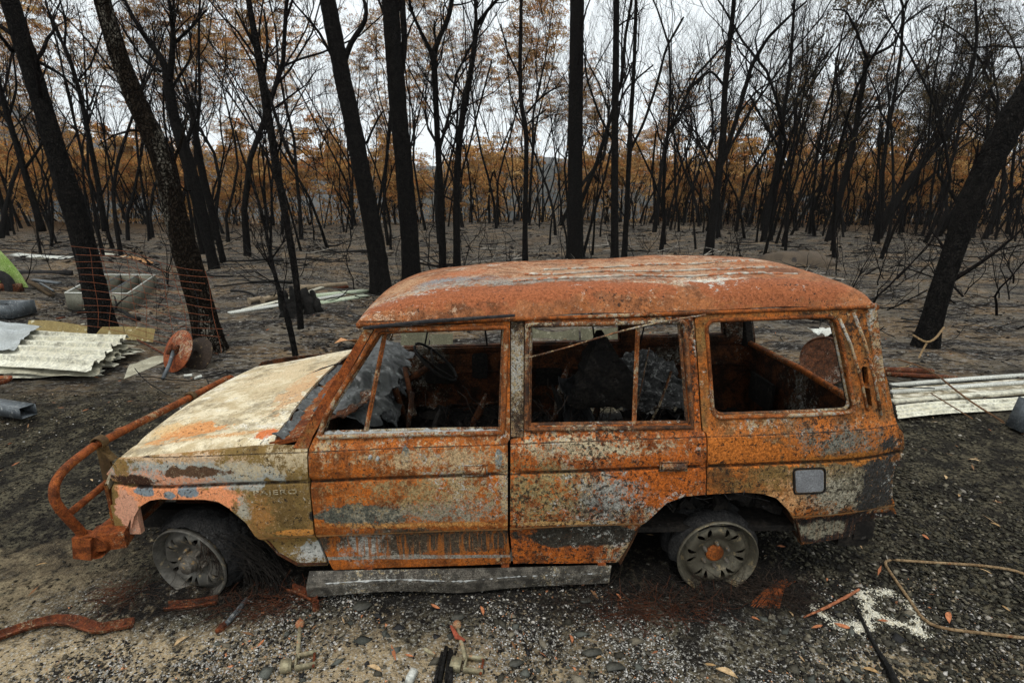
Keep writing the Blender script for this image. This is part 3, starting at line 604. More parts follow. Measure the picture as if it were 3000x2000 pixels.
near_tree('burnt_tree', 'slim black tree bending right then forking high, next to the Y-forked one', [(1050, 640, 21), (1049, 560, 18), (1048, 480, 17), (1050, 400, 17), (1055, 320, 16), (1066, 240, 16), (1080, 170, 14), (1090, 110, 13), (1094, 50, 12)], [[(1093, 60, 9), (1120, 25, 8), (1150, -5, 7)], [(1094, 50, 9), (1092, 0, 8)], [(1058, 300, 5), (1020, 270, 4), (1005, 215, 4), (960, 150, 3)], [(1050, 430, 5), (1075, 350, 5), (1100, 250, 5), (1130, 140, 4)]], grow_to=9, twigs=(12, 3), seed=11, sides=12, top=False)
near_tree('burnt_tree', 'slim black tree with a kink at mid height above the middle of the roof', [(1206, 615, 16), (1206, 540, 13), (1207, 460, 12), (1209, 380, 11), (1209, 300, 12), (1197, 240, 11), (1194, 160, 10), (1196, 80, 9), (1197, 0, 8), (1198, -60, 7)], [[(1209, 262, 6), (1240, 225, 5), (1275, 200, 4), (1290, 195, 3)], [(1205, 290, 5), (1255, 250, 4)], [(1195, 180, 5), (1165, 120, 4), (1150, 60, 3)]], grow_to=11, twigs=(12, 4), seed=12, sides=12)
near_tree('burnt_tree', 'thickest dead-straight black trunk above the middle of the roof', [(1322, 590, 42), (1321, 480, 37), (1321, 380, 36), (1322, 280, 36), (1323, 180, 35), (1325, 80, 35), (1326, -60, 34)], grow_to=13, twigs=(8, 1), seed=13, sides=22, flare=1.2)
near_tree('burnt_tree', 'straight black trunk standing just right of the thickest one', [(1412, 610, 21), (1412, 500, 19), (1412, 400, 18), (1412, 300, 18), (1414, 200, 17), (1415, 100, 16), (1416, -40, 15)], [[(1412, 330, 7), (1380, 270, 6), (1350, 180, 5), (1345, 130, 4)], [(1412, 260, 6), (1440, 200, 5), (1500, 150, 4)]], grow_to=11, twigs=(14, 3), seed=14, sides=14)
near_tree('burnt_tree', 'pair-mate black trunk leaning right behind the straight one', [(1433, 600, 15), (1440, 480, 13), (1444, 380, 12), (1450, 260, 11), (1458, 120, 9), (1462, -40, 8)], [[(1446, 350, 7), (1480, 280, 7), (1510, 190, 7), (1530, 110, 6), (1570, 40, 5)]], grow_to=10, twigs=(10, 3), seed=15, sides=12)
near_tree('burnt_tree', 'leaning black tree that forks right over the rear of the roof', [(1626, 592, 26), (1634, 530, 22), (1645, 450, 20), (1655, 370, 18), (1662, 300, 17), (1664, 220, 15), (1672, 120, 14), (1684, 30, 12), (1688, -40, 10)], [[(1655, 375, 13), (1680, 310, 12), (1700, 240, 12), (1725, 150, 11), (1760, 90, 9), (1810, 40, 7), (1850, 5, 5)], [(1665, 200, 7), (1630, 160, 6), (1600, 190, 6), (1570, 215, 4)], [(1690, 270, 6), (1745, 200, 5), (1800, 180, 4), (1900, 75, 4)]], grow_to=11, twigs=(12, 4), seed=16, sides=14)
near_tree('burnt_tree', 'black tree with a wide forked crown between roof and right trunk', [(1752, 560, 16), (1762, 500, 15), (1775, 430, 14), (1790, 350, 13), (1800, 260, 11), (1815, 160, 9), (1825, 0, 7)], [[(1790, 340, 7), (1740, 250, 6), (1725, 215, 5)], [(1800, 270, 7), (1860, 180, 6), (1915, 105, 5)]], grow_to=10, twigs=(14, 4), seed=17, sides=12)
near_tree('burnt_tree', 'leaning black tree with crooked fork below the upper right sky', [(1900, 560, 20), (1925, 470, 18), (1950, 370, 17), (1965, 300, 15), (1985, 170, 13), (1992, 130, 12)], [[(1990, 135, 9), (1965, 70, 7), (1940, 25, 5), (1910, 25, 4)], [(1992, 135, 9), (2050, 105, 8), (2080, 50, 6), (2140, 10, 5)], [(1962, 320, 7), (1930, 230, 5), (1925, 130, 4)]], grow_to=9, twigs=(16, 4), seed=18, sides=12, top=False)
near_tree('burnt_tree', 'long thin black tree slanting far right past the pale sky', [(2010, 555, 24), (2050, 470, 22), (2100, 400, 18), (2180, 300, 14), (2235, 150, 12), (2245, 80, 9), (2240, 0, 7)], [[(2150, 340, 8), (2250, 250, 6), (2330, 130, 4)], [(2240, 110, 7), (2290, 105, 5), (2352, 110, 4)], [(2130, 370, 7), (2135, 220, 6), (2165, 20, 4)]], grow_to=9, twigs=(16, 4), seed=19, sides=12, tl=1.5)
near_tree('burnt_tree', 'very thick black trunk leaning right, with a cord tied round its foot', [(2122, 800, 68), (2140, 735, 60), (2165, 650, 58), (2195, 565, 62), (2222, 480, 68), (2258, 400, 74), (2300, 320, 80), (2352, 235, 84), (2420, 130, 82), (2480, 30, 78)], [], grow_to=5, twigs=(8, 1), seed=20, sides=26, flare=1.2, t0=.2, tl=.9)
near_tree('burnt_tree', 'black tree at the far left edge leaning out of the picture', [(95, 520, 20), (70, 440, 20), (40, 340, 18), (10, 240, 17), (-20, 130, 16)], [[(55, 390, 10), (90, 340, 8), (110, 290, 6)], [(20, 270, 9), (40, 200, 7), (30, 120, 5), (50, 30, 4)]], grow_to=8, twigs=(14, 4), seed=21, sides=12, Y=14)
near_tree('burnt_tree', 'slim dark tree rising between the two thick leaning left trunks', [(240, 520, 16), (225, 420, 15), (205, 320, 14), (185, 220, 13), (165, 150, 12), (145, 100, 12)], [[(146, 105, 9), (120, 60, 7), (95, 0, 6)], [(148, 105, 8), (160, 50, 6), (150, 0, 5)], [(175, 190, 6), (215, 150, 5), (250, 60, 4)]], grow_to=8, twigs=(16, 4), seed=22, sides=12, top=False, Y=15)

# ------------------------------------------------------------ the car
W_ = 1.68; BP = .0312
def wz(x, zb): return zb+BP*(x-2.695)
PZ = [.05, .18, .245, .262, .40, .425, .445, .46, .60, .715, .735, .742, .748, .756, .764, .78, .86, .895, .905, .925, .94, .97, 1.53, 1.8]
PY = [.05, .058, .046, .044, .038, .028, .003, -.004, -.010, -.008, -.005, .008, .016, .006, -.007, -.010, -.004, .000, .010, .020, .028, .035, .138, .17]
def ysb(x, zb):
    y = np.interp(zb, PZ, PY); x = np.asarray(x, float)
    y = y+.0025*np.sin(4.1*x+3*zb)*np.sin(7*zb+1.7*x)+.0018*np.sin(9.3*x-11*zb+1)
    return y+.10*np.clip((.05-x)/.45, 0, 1)**2+.07*np.clip((x-3.05)/.5, 0, 1)**2.5
def side(px, py):
    y = 0.
    for _ in range(6):
        p = onY(px, py, y); zb = p[2]-BP*(p[0]-2.695); y = float(ysb(p[0], zb))
    return (p[0], zb)
def SP(pl): return [side(*q) for q in pl]
def skin(off=0.): return lambda V: np.stack([V[:, 0], ysb(V[:, 0], V[:, 1])+off, wz(V[:, 0], V[:, 1])], 1)
def far(fn): return lambda V: fn(V)*np.array([1, -1, 1])+np.array([0, W_, 0])
ROWS = [.20, .23, .262, .30, .35, .40, .425, .445, .46, .52, .58, .65, .715, .735, .742, .748, .756, .764, .78, .82, .86, .895, .905, .925, .94, .97, 1.03, 1.1, 1.2, 1.3, 1.4, 1.5]
car = empty('burnt_car', (0, 0, 0), 'rust-orange burnt-out long four-door off-road wagon standing on bare rims', 'car')
def panel(name, pl, holes=(), mat=None, thick=.022, off=0., parent=None, label=None, both=False, hr=0., mirror=False, mmat=None, rnd=0.):
    O = SP(pl) if not isinstance(pl[0], tuple) or pl[0][0] > 20 else pl
    if rnd: O = rounded(O, rnd)
    H = [rounded(SP(h), hr, 6) if hr else SP(h) for h in holes]
    V, F = plate(O, H, skin(off), skin(off+thick), gx=.06, rows=ROWS, edge=.03)
    o = None
    if not mirror or both:
        m = MB(); m.add(V, F); o = m.build(name, mat, parent or car, angle=28)
        if label: o['label'] = label
    if both or mirror:
        m = MB(); m.add(V*np.array([1, -1, 1])+np.array([0, W_, 0]), [f[::-1] for f in F]); q = m.build(name, mmat or mat, parent or car, angle=28)
        if mirror: return q
    return o
# materials of the wreck
MHOOD = rust('bonnet_scorched', (.68, .60, .42), (.46, .37, .22), bright=.0, sand=.25, flake=.05, black=.05, seed=1, sandc=(.76, .72, .60), bumpk=.12, rough=.62, axes=(1, 1, 0), grain=.3,
    blobs=[((-.02, .28), (.17, .09), (.58, .26, .09, 0), .7), ((.15, .16), (.30, .02), (.55, .30, .12, .5), .6), ((.38, .75), (.09, .35), (.56, .36, .19, 0), .8), ((.44, .12), (.05, .04), (.56, .16, .05, 0), .6), ((-.18, .35), (.10, .08), (.62, .42, .20, .5), 1.), ((.15, 1.1), (.25, .3), (.60, .48, .30, .5), 1.1)])
MROOF = rust('roof_rust', (.34, .130, .050), (.21, .078, .030), bright=.25, sand=.15, flake=.10, black=.08, seed=3, sandc=(.58, .36, .2), bumpk=.25, rough=.68, axes=(1, 1, 0), grain=.6,
    blobs=[((1.28, .52), (.38, .10), BLUEG+(.5,), .8), ((1.38, .72), (.18, .10), (.40, .12, .04, 0), .8), ((1.05, .62), (.14, .35), (.48, .28, .15, .5), 1.), ((2.25, .26), (.55, .045), (.62, .56, .42, .5), 1.1), ((1.9, .42), (.75, .10), (.27, .29, .27, .56), 1.), ((2.6, .28), (.14, .05), (.72, .70, .60, .48), .9), ((2.2, .8), (.8, .35), (.48, .30, .18, .56), .9), ((1.6, .24), (.9, .09), (.32, .10, .036, 0), .5), ((2.9, .2), (.4, .09), (.30, .095, .034, 0), .5)])
MFEND = rust('fender_burnt', (.30, .17, .05), (.22, .13, .045), bright=.25, olive=.9, sand=.05, flake=.05, black=.1, seed=5, bumpk=.25, grain=.4,
    blobs=[((.60, .60), (.20, .12), (.17, .105, .035, .5), .6), ((.13, .72), (.40, .085), (.34, .35, .31, 0), .6), ((-.0, .70), (.26, .05), (.66, .30, .17, .5), .9), ((.33, .76), (.14, .05), (.50, .42, .28, .45), .9),
           ((.04, .600), (.33, .075), (.80, .31, .14, 0), .42), ((-.24, .48), (.09, .12), (.66, .34, .22, 0), .7), ((-.12, .640), (.05, .025), BLUEG+(0,), .7), ((.10, .64), (.055, .028), BLUEG+(0,), .7), ((.0, .625), (.03, .02), BLUEG+(0,), .6),
           ((-.16, .69), (.12, .035), (.05, .022, .012, 0), .6), ((.17, .745), (.16, .028), (.10, .055, .03, 0), .8), ((.05, .81), (.35, .02), (.60, .42, .26, .45), .9),
           ((.42, .50), (.06, .10), (.34, .16, .045, .5), .6), ((.6, .41), (.14, .022), (.60, .26, .06, 0), .3), ((.68, .50), (.03, .035), BLACK+(0,), .6), ((.70, .28), (.16, .055), (.34, .35, .32, 0), .8), ((.60, .25), (.10, .05), (.50, .50, .46, .5), .8), ((.34, .55), (.025, .06), (.40, .37, .29, .48), .9), ((.62, .80), (.16, .05), (.52, .42, .26, .5), 1.)])
MDOORF = rust('door_rust', (.50, .135, .018), (.24, .075, .02), bright=.55, sand=.26, flake=.06, black=.30, seed=7, streak=.85,
    blobs=[((.93, .50), (.22, .065), (.10, .105, .085, 0), .7), ((1.25, .53), (.34, .09), (.30, .28, .21, .52), .9), ((1.15, .62), (.30, .07), (.36, .26, .12, .5), .9), ((1.2, .335), (.60, .085), (.085, .065, .045, .0), .5), ((.88, .30), (.10, .09), (.42, .42, .38, .48), .9), ((1.15, .228), (.7, .012), (.30, .29, .25, 0), .5),
           ((1.13, .82), (.022, .05), (.15, .18, .17, 0), .6), ((1.25, .445), (.6, .014), (.66, .33, .10, .4), .3), ((1.57, .80), (.02, .05), (.20, .24, .24, 0), .5), ((1.28, .80), (.35, .05), (.56, .40, .22, .55), .9)])  # dark lower band and pale strip paint shade and highlight of the crease
MDOORR = rust('rear_door_rust', (.52, .13, .018), (.24, .07, .02), bright=.5, sand=.28, flake=.22, black=.7, seed=13,
    blobs=[((2.02, .56), (.30, .13), (.12, .115, .10, .46), .9), ((2.0, .845), (.34, .055), (.60, .50, .32, .50), .9), ((1.8, .62), (.22, .15), (.36, .27, .12, .52), .9), ((2.0, .35), (.36, .07), (.045, .04, .03, 0), .4), ((1.9, .445), (.3, .012), (.60, .36, .14, 0), .3), ((2.35, .66), (.20, .14), (.50, .13, .02, 0), .7), ((2.1, .62), (.12, .08), (.38, .38, .34, .56), .9)])  # near-black lower band and pale strip paint the crease's shade and highlight
MQUART = rust('quarter_rust', (.46, .135, .022), (.18, .085, .03), bright=.5, olive=.35, sand=.26, flake=.14, black=.5, seed=17, streak=.15,
    blobs=[((3.17, .85), (.24, .07), (.19, .20, .17, .52), 1.), ((3.30, .64), (.30, .14), (.15, .135, .09, 0), .8), ((3.05, .70), (.3, .1), (.22, .14, .05, .5), 1.), ((3.2, .58), (.26, .11), (.40, .37, .28, .52), .9), ((3.47, .60), (.11, .25), (.045, .045, .042, 0), .8), ((3.33, .36), (.45, .085), (.018, .018, .019, 0), .25), ((3.22, .36), (.13, .05), (.24, .23, .17, 0), .6), ((2.98, .55), (.12, .10), (.66, .36, .16, .45), .8), ((2.75, .82), (.35, .08), (.55, .17, .03, 0), .9), ((3.3, .78), (.2, .03), (.42, .16, .03, 0), 1.1)])
MFRAME = rust('frame_rust', (.36, .10, .022), (.15, .05, .016), bright=.45, sand=.2, flake=.08, black=.3, seed=21, fsc=2.)
MFRAME2 = rust('frame_rust_pale', (.24, .09, .03), (.06, .04, .03), bright=.3, sand=.5, flake=.55, black=.5, seed=23, fsc=2.2)
MPILL = rust('pillar_flaked', (.32, .22, .12), (.07, .045, .03), bright=.1, sand=.6, flake=.7, black=.9, seed=25, fsc=2.)
MPILR = rust('rear_pillar_rust', (.36, .12, .03), (.20, .08, .03), bright=.35, sand=.5, flake=.5, black=.35, seed=27, fsc=1.6)
MAPIL = rust('windscreen_pillar_rust', (.30, .075, .016), (.17, .045, .013), bright=.3, olive=.3, sand=.05, flake=.0, black=.25, seed=29, fsc=1.4)
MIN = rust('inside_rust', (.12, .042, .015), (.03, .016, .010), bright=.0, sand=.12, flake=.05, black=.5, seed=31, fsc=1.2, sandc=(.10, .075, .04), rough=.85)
MSOOT = mottled('soot', (.010, .009, .008), (.024, .020, .016), (.05, .045, .04), sc=12, th=.62)
MBAR = rust('bar_rust', (.30, .078, .022), (.15, .042, .014), bright=.35, sand=.05, flake=.0, black=.1, seed=33, fsc=3, bumpk=.2)
MRIM = mottled('cast_rim', (.16, .15, .13), (.09, .085, .072), (.27, .22, .14), sc=9, rough=.55, metal=.5, fine=40, bump=.12, bd=.003)
MRIM2 = mottled('heat_stained_rim', (.15, .135, .10), (.09, .08, .058), (.24, .19, .11), sc=7, rough=.55, metal=.45, fine=50, bump=.12, bd=.003)
MHUB = mottled('hub_metal', (.22, .20, .17), (.12, .11, .09), (.32, .22, .11), sc=20, rough=.5, metal=.6, fine=90, bump=.3)
MTYRE = mottled('burnt_tyre', (.016, .016, .016), (.038, .036, .034), (.10, .10, .10), sc=26, th=.64, rough=.8, fine=120, bump=.8, bd=.01)
MALU = rust('step_alloy', (.16, .145, .12), (.07, .065, .055), bright=.0, sand=.05, flake=.4, black=.4, seed=35, fsc=2.2, rough=.55)
MGLASS = mottled('slumped_glass', (.085, .092, .088), (.020, .022, .022), (.16, .18, .175), sc=17, rough=.4, fine=45, bump=.5, bd=.008, spec=.6)
MALUM = mottled('melted_trim', (.45, .46, .44), (.22, .23, .22), sc=30, rough=.6, bump=.4)
MFILL = mottled('fuel_flap_metal', (.30, .31, .32), (.20, .20, .21), sc=9, rough=.5, metal=.3, fine=120, bump=.1)
MDKSTRIP = mottled('dark_strip', (.02, .02, .022), (.05, .045, .04), sc=15)

fr_open = [(943, 1274), (962, 1215), (1112, 979), (1126, 976), (1476, 963), (1465, 1262)]
rr_open = [(1550, 1252), (1554, 956), (1990, 948), (1997, 952), (2021, 1244)]
qt_open = [(2095, 1220), (2074, 943), (2443, 930), (2500, 1203)]
fender = [(312, 1388), (344, 1344), (446, 1336), (625, 1320), (740, 1309), (800, 1306), (858, 1308), (901, 1313), (902, 1395), (908, 1450), (916, 1529), (926, 1574), (960, 1655), (874, 1658), (816, 1626), (772, 1582), (721, 1531), (670, 1488), (640, 1470), (600, 1463), (470, 1461), (440, 1465), (410, 1483), (392, 1515), (382, 1560), (370, 1553), (326, 1533), (319, 1500), (328, 1478), (325, 1400)]
fdoor = [(906, 1314), (918, 1287), (1097, 965), (1494, 942), (1494, 1284), (1487, 1296), (1487, 1560), (1496, 1636), (1496, 1650), (977, 1669), (933, 1576), (921, 1529), (912, 1450), (906, 1395)]
rdoor = [(1496, 1294), (1536, 1284), (1538, 940), (2028, 926), (2033, 940), (2055, 1262), (2066, 1268), (2067, 1448), (2004, 1454), (1953, 1473), (1892, 1530), (1851, 1586), (1812, 1646), (1504, 1650), (1502, 1636), (1494, 1560)]
quart = [(2070, 1268), (2060, 1262), (2036, 940), (2040, 922), (2544, 901), (2575, 1012), (2602, 1124), (2633, 1252), (2646, 1267), (2648, 1325), (2642, 1346), (2624, 1352), (2616, 1400), (2614, 1455), (2622, 1480), (2627, 1505), (2560, 1519), (2535, 1543), (2489, 1570), (2347, 1594), (2331, 1530), (2310, 1494), (2274, 1458), (2234, 1446), (2180, 1441), (2071, 1448)]
apil = [(858, 1312), (904, 1312), (916, 1278), (1093, 967), (1066, 966)]
bpil = [(1497, 1284), (1497, 940), (1535, 938), (1534, 1284)]
vents = [[(2524, 1078), (2530, 1072), (2541, 1076), (2546, 1126), (2541, 1132), (2530, 1130)], [(2530, 1140), (2537, 1135), (2549, 1140), (2556, 1190), (2550, 1197), (2536, 1194)]]
panel('front_fender', fender, mat=MFEND, thick=.018, both=True, mmat=MIN)
fd = panel('front_door', fdoor, [fr_open], MDOORF, thick=.035, label='front passenger door, orange rust with grey speckled middle')
rd = panel('rear_door', rdoor, [rr_open], MDOORR, thick=.035, label='rear passenger door, rust with pale flaked band on top')
qp = panel('rear_quarter_panel', quart, [qt_open]+vents, MQUART, thick=.03)
ap_ = panel('windscreen_pillar', apil, mat=MAPIL, thick=.05, off=-.004, both=True, mmat=MIN)
panel('door_pillar', bpil, mat=MPILL, thick=.03, off=.018, both=True, mmat=MSOOT)
for nm, pl, hl in (('front_door', fdoor, [fr_open]), ('rear_door', rdoor, [rr_open]), ('rear_quarter_panel', quart, [qt_open])):
    q = panel(nm, pl, hl, mat=MIN, thick=.05, mirror=True); q['label'] = 'far side '+nm.replace('_', ' ')+', sooty inside'
# raised frames round the window openings
def rim_of(name, poly, wd, mat, off, parent, r=.0, rad_=0.012, closed=True, grow_=0.):
    O = SP(poly);
    if r: O = rounded(O, r, 6)
    O = resample(O, .04); c = np.mean(O, 0); P = []
    for q in O+([O[0]] if closed else []): P.append((q[0], float(ysb(q[0], q[1]))+off, wz(*q)))
    m = MB(); m.tube(P, rad_, 6, cap=not closed, flat=wd); return m.build(name, mat, parent, angle=None)
def offs(poly, d):
    c = np.mean(poly, 0); return [tuple(np.array(q)+(np.array(q)-c)/np.linalg.norm(np.array(q)-c)*d) for q in poly]
rim_of('window_frame', offs(fr_open, 10), 1, MFRAME, -.002, fd)
rim_of('window_frame', offs(rr_open, 10), 1, MFRAME2, -.002, rd)
rim_of('window_frame', offs(qt_open, 7), 1, MFRAME, .000, qp, r=.05, rad_=.010)
rim_of('window_channel', fr_open, 1, MFRAME2, .03, fd, rad_=.010)
rim_of('window_channel', rr_open, 1, MFRAME2, .03, rd, rad_=.012)
rim_of('window_channel', qt_open, 1, MFRAME2, .028, qp, r=.05, rad_=.009)
for o_, p0, p1, mt in ((fd, (1126, 976), (1068, 1274), MFRAME), (rd, (1872, 952), (1860, 1254), MFRAME)):
    a, b = side(*p0), side(*p1); P = [(a[0], float(ysb(*a))+.02, wz(*a)), (b[0], float(ysb(*b))+.02, wz(*b))]
    m = MB(); m.tube(P, .011, 4); m.build('divider_bar', mt, o_, angle=30)
# sill trim with lumps of melted glass
def sillrun(parent, x0, x1, seed):
    rg = np.random.default_rng(seed); m = MB(); P = []
    for t in np.linspace(0, 1, 40):
        px = x0+(x1-x0)*t; q = side(px, 1276-18*((px-940)/1080)); P.append((q[0], float(ysb(*q))+.012, wz(*q)+.004))
    m.tube(P, .006+.012*rg.random(40)**2, 6, jit=.3, rj=rg); m.build('melted_glass_bead', MALUM, parent, angle=None)
sillrun(fd, 950, 1460, 1); sillrun(rd, 1560, 2018, 2)
# dark inner liner added behind the seams so the gaps look dark
inn = [(800, 1318), (858, 1316), (906, 1316), (1098, 975), (1494, 950), (2036, 935), (2540, 912), (2630, 1260), (2610, 1500), (2350, 1580), (2331, 1520), (2310, 1484), (2274, 1450), (2180, 1434), (2004, 1446), (1953, 1463), (1892, 1520), (1851, 1576), (1805, 1636), (1500, 1640), (970, 1655), (874, 1650), (800, 1600)]
def big(poly, d): return offs(poly, d)
panel('body_inner_frame', inn, [big(fr_open, 14), big(rr_open, 14), big(qt_open, 8)], MSOOT, thick=.02, off=.052, both=True, mmat=MIN)
# handles, lock, mirror bolts, fuel flap, badge
def onskin(px, py, off=0.): q = side(px, py); return np.array([q[0], float(ysb(*q))+off, wz(*q)])
for o_, (xa, ya, xb, yb), mt in ((fd, (1357, 1363, 1427, 1386), MFRAME), (rd, (1935, 1352, 2009, 1375), MFRAME2)):
    a, b = onskin(xa, ya), onskin(xb, yb); c = (a+b)/2; L = b[0]-a[0]; H = a[2]-b[2]
    m = MB()
    for dz in (-H/2, H/2): m.box(c+[0, -.006, dz], (L+.012, .014, .006))
    for dx in (-L/2, L/2): m.box(c+[dx, -.006, 0], (.006, .0138, H))
    m.box(c+[0, .0005, 0], (L-.008, .004, H-.007)); s_ = m.build('handle_recess', MFRAME2, o_, False)
    m = MB(); m.grid(lambda u, v: c+np.array([(u-.5)*(L-.012), -.012-.014*math.sin(v*3.1), (v-.5)*(H*.80)-.001]), 10, 6, .004); m.build('door_handle', mt, o_)
c = onskin(1415, 1415); m = MB(); m.lathe([(0, .004), (.009, .004), (.012, .002), (.015, -.002), (.015, -.01)], 16, c, Matrix.Rotation(math.pi/2, 4, 'X')); m.build('lock', MFRAME2, fd)
for px, py in ((1085, 1337), (1107, 1341)):
    c = onskin(px, py, -.008); m = MB(); m.lathe([(0, .012), (.006, .012), (.0085, .006), (.008, -.006), (.012, -.012)], 8, c, Matrix.Rotation(math.pi/2, 4, 'X')); m.build('mirror_bolt', MALUM, fd, angle=50)
fl = rounded(SP([(2328, 1377), (2411, 1374), (2411, 1436), (2331, 1441)]), .018, 5); V, F = plate(fl, [], skin(-.006), skin(.004), gx=.04, edge=.012); m = MB(); m.add(V, F); m.build('fuel_flap', MFILL, qp)
P = [(q[0], float(ysb(*q))-.003, wz(*q)) for q in rounded(SP([(2323, 1372), (2416, 1369), (2416, 1441), (2326, 1446)]), .02, 5)]; m = MB(); m.tube(P+[P[0]], .0045, 5, cap=False); m.build('flap_surround', MSOOT, qp, angle=None)
tcu = bpy.data.curves.new('t', 'FONT'); tcu.body = 'PAJERO'; tcu.extrude = .0015; tcu.size = .048; tcu.space_character = 1.12; tcu.resolution_u = 3
to = bpy.data.objects.new('t', tcu); COL.objects.link(to); bpy.context.view_layer.update(); me = bpy.data.meshes.new_from_object(to); bpy.data.objects.remove(to)
co = np.empty(len(me.vertices)*3); me.vertices.foreach_get('co', co); co = co.reshape(-1, 3); a, b = onskin(745, 1448), onskin(872, 1443)
s_ = (b[0]-a[0])/(co[:, 0].max()-co[:, 0].min()); X_ = a[0]+(co[:, 0]-co[:, 0].min())*s_; ZB = (a[2]-BP*(a[0]-2.695))+co[:, 1]*.72*1.0
co2 = np.stack([X_, ysb(X_, ZB)-.006-co[:, 2]*.8, wz(X_, ZB)], 1); me.vertices.foreach_set('co', co2.astype(np.float32).ravel()); me.update()
me.materials.clear(); me.materials.append(rust('badge_flaked', (.68, .60, .42), (.42, .32, .17), bright=.0, sand=.3, flake=.2, black=.6, seed=41, fsc=3, grain=.4)); me.name = 'badge'; link(bpy.data.objects.new('badge', me), car)
# bonnet
XF = lambda v: -.33-.055*math.sin(math.pi*v)
def hood(u, v):
    x0 = XF(v); x1 = .50-.03*math.sin(math.pi*v); x = x0+(x1-x0)*u; y = .055+(W_-.11)*v
    zb = .832+(.945-.832)*(u**.8) + .035*math.sin(math.pi*v)**.6*(.5+.5*u)
    zb -= .075*max(0, 1-u/.10)**2; zb -= .012*math.exp(-((v-.13)/.02)**2)*(u > .03)-.0; zb += .008*math.sin(5*u+3*v)
    zb -= .02*max(0, 1-v/.035)**2+.02*max(0, 1-(1-v)/.035)**2
    return (x, y, wz(x, zb))
m = MB(); m.grid(hood, 46, 60, -.012); hd = m.build('bonnet', MHOOD, car, angle=50); hd['label'] = 'cream scorched bonnet with orange stains'
m = MB()   # rounded front lip of the bonnet meeting the corner
m.grid(lambda u, v: (XF(u)-.002-.010*math.sin(v*math.pi*.5), .058+(W_-.116)*u, wz(-.3, .765-.075*v)), 30, 5, .01); m.build('bonnet_lip', MHOOD, hd)
rg = np.random.default_rng(3)
for bx, by, bz in ((.12, .45, 0), (.02, .3, 0), (-.05, .55, 0), (.33, .75, 0)):
    u = (bx+.36)/.86; v = (by-.055)/(W_-.11); p_ = np.array(hood(u, v)); m = MB(); m.lathe([(0, .004), (.006, .003), (.008, -.004)], 8, p_); m.build('bonnet_washer_jet', MSOOT, hd)
# grille and headlamp sockets across the nose (facing away from the camera)
m = MB(); m.grid(lambda u, v: (-.345-.045*math.sin(math.pi*u), .05+(W_-.10)*u, wz(-.3, .50+.25*v)), 20, 6, -.015); gr_ = m.build('grille_panel', MAPIL, car)
for i in range(9): m = MB(); m.box((-.40, .42+.105*i, .53), (.012, .03, .14)); m.build('grille_bar', MBAR, gr_)
for y_ in (.24, W_-.24): m = MB(); m.lathe([(.0, .0), (.06, .0), (.085, .035), (.095, .035)], 20, (-.372, y_, .535), Matrix.Rotation(-math.pi/2, 4, 'Y')); m.build('headlight_socket', MSOOT, gr_)
# cowl and windscreen base
m = MB(); m.grid(lambda u, v: (.475+.16*v-.03*math.sin(math.pi*u), .05+(W_-.10)*u, wz(.55, .930+.035*v+.012*math.sin(math.pi*u))), 30, 4, -.02); m.build('cowl', MAPIL, car)
m = MB(); m.box((.70, W_/2, .55), (.03, W_-.16, .72)); m.build('firewall', MIN, car)
# roof
YG = .138
def roofp(u, v):
    s_ = math.sin(math.pi*v); x0 = .925-.045*s_; x1 = 3.345+.02*s_; x = x0+(x1-x0)*u
    y = YG+(W_-2*YG)*v; t = min(v, 1-v)*(W_-2*YG)
    f = min(1, (x-x0)/.62); fe = (1-(1-f)**2.1)**.66; r_e = min(1, (x1-x)/.46); re = (1-(1-r_e)**2.4)**.36
    side_ = np.interp(t, [0, .012, .035, .07, .12, .20, .32, .5, .72], [0, .036, .070, .093, .107, .116, .123, .129, .132])
    zb = 1.483+side_*fe*re
    # pressed ribs
    for c_ in (.25, .42, .66): zb += .005*math.exp(-((t-c_)/.010)**2)*fe*re*(x > 1.45)*(x < 2.95)
    zb += (.005*math.sin(3*x+5*y)+.004*math.sin(7*x-4*y+1)+.0025*math.sin(13*x+9*y))*fe*re-.010*math.exp(-((x-2.0)/.5)**2-((y-.85)/.3)**2)
    return (x, y, wz(x, zb))
vv = np.concatenate([np.linspace(0, .09, 8)[:-1], np.linspace(.09, .5, 42)]); vv = np.concatenate([vv, 1-vv[::-1][1:]])
uu = np.concatenate([np.linspace(0, .12, 12)[:-1], np.linspace(.12, .88, 40)[:-1], np.linspace(.88, 1, 14)])
nu, nv = len(uu)-1, len(vv)-1
m = MB(); m.grid(lambda a, b: roofp(uu[int(round(a*nu))], vv[int(round(b*nv))]), nu, nv, -.012); roof = m.build('roof', MROOF, car, angle=60)
MPALE = mottled('pale_seam_flakes', (.55, .52, .44), (.24, .17, .12), (.34, .12, .05), sc=13, th=.50, rough=.8, bump=.6)
for c_ in (.25, .42, .66):
    P = []; rg = np.random.default_rng(int(c_*100))
    for x in np.linspace(1.5+c_*.5, 3.12-c_*.1, 60): u = (x-.89)/2.46; P.append(np.array(roofp(u, c_/(W_-2*YG)))+[0, 0, .0135])
    m = MB(); m.tube(P, .0035+.005*rg.random(60), 6, flat=1.6, jit=.5, rj=rg); m.build('roof_rib', MPALE, roof, angle=None)
def gutter(far_=False, rr=.010):
    P = [np.array((x, YG-.012, wz(x, 1.477))) for x in np.linspace(.93, 3.34, 30)]+[np.array((3.375, YG+.02, wz(3.37, 1.477)))]
    P = [(p[0], W_-p[1] if far_ else p[1], p[2]) for p in P]
    m = MB(); m.tube(P, rr, 6, flat=.8, jit=.05); return m.build('rain_gutter', MFRAME2 if far_ else MFRAME, roof, angle=None)
gutter(); gutter(True)
P = [np.array(roofp(0, v))+[-.004, 0, -.012] for v in np.linspace(0, 1, 24)]; m = MB(); m.tube(P, .017, 6, cap=True); m.build('windscreen_header', MAPIL, roof, angle=None)
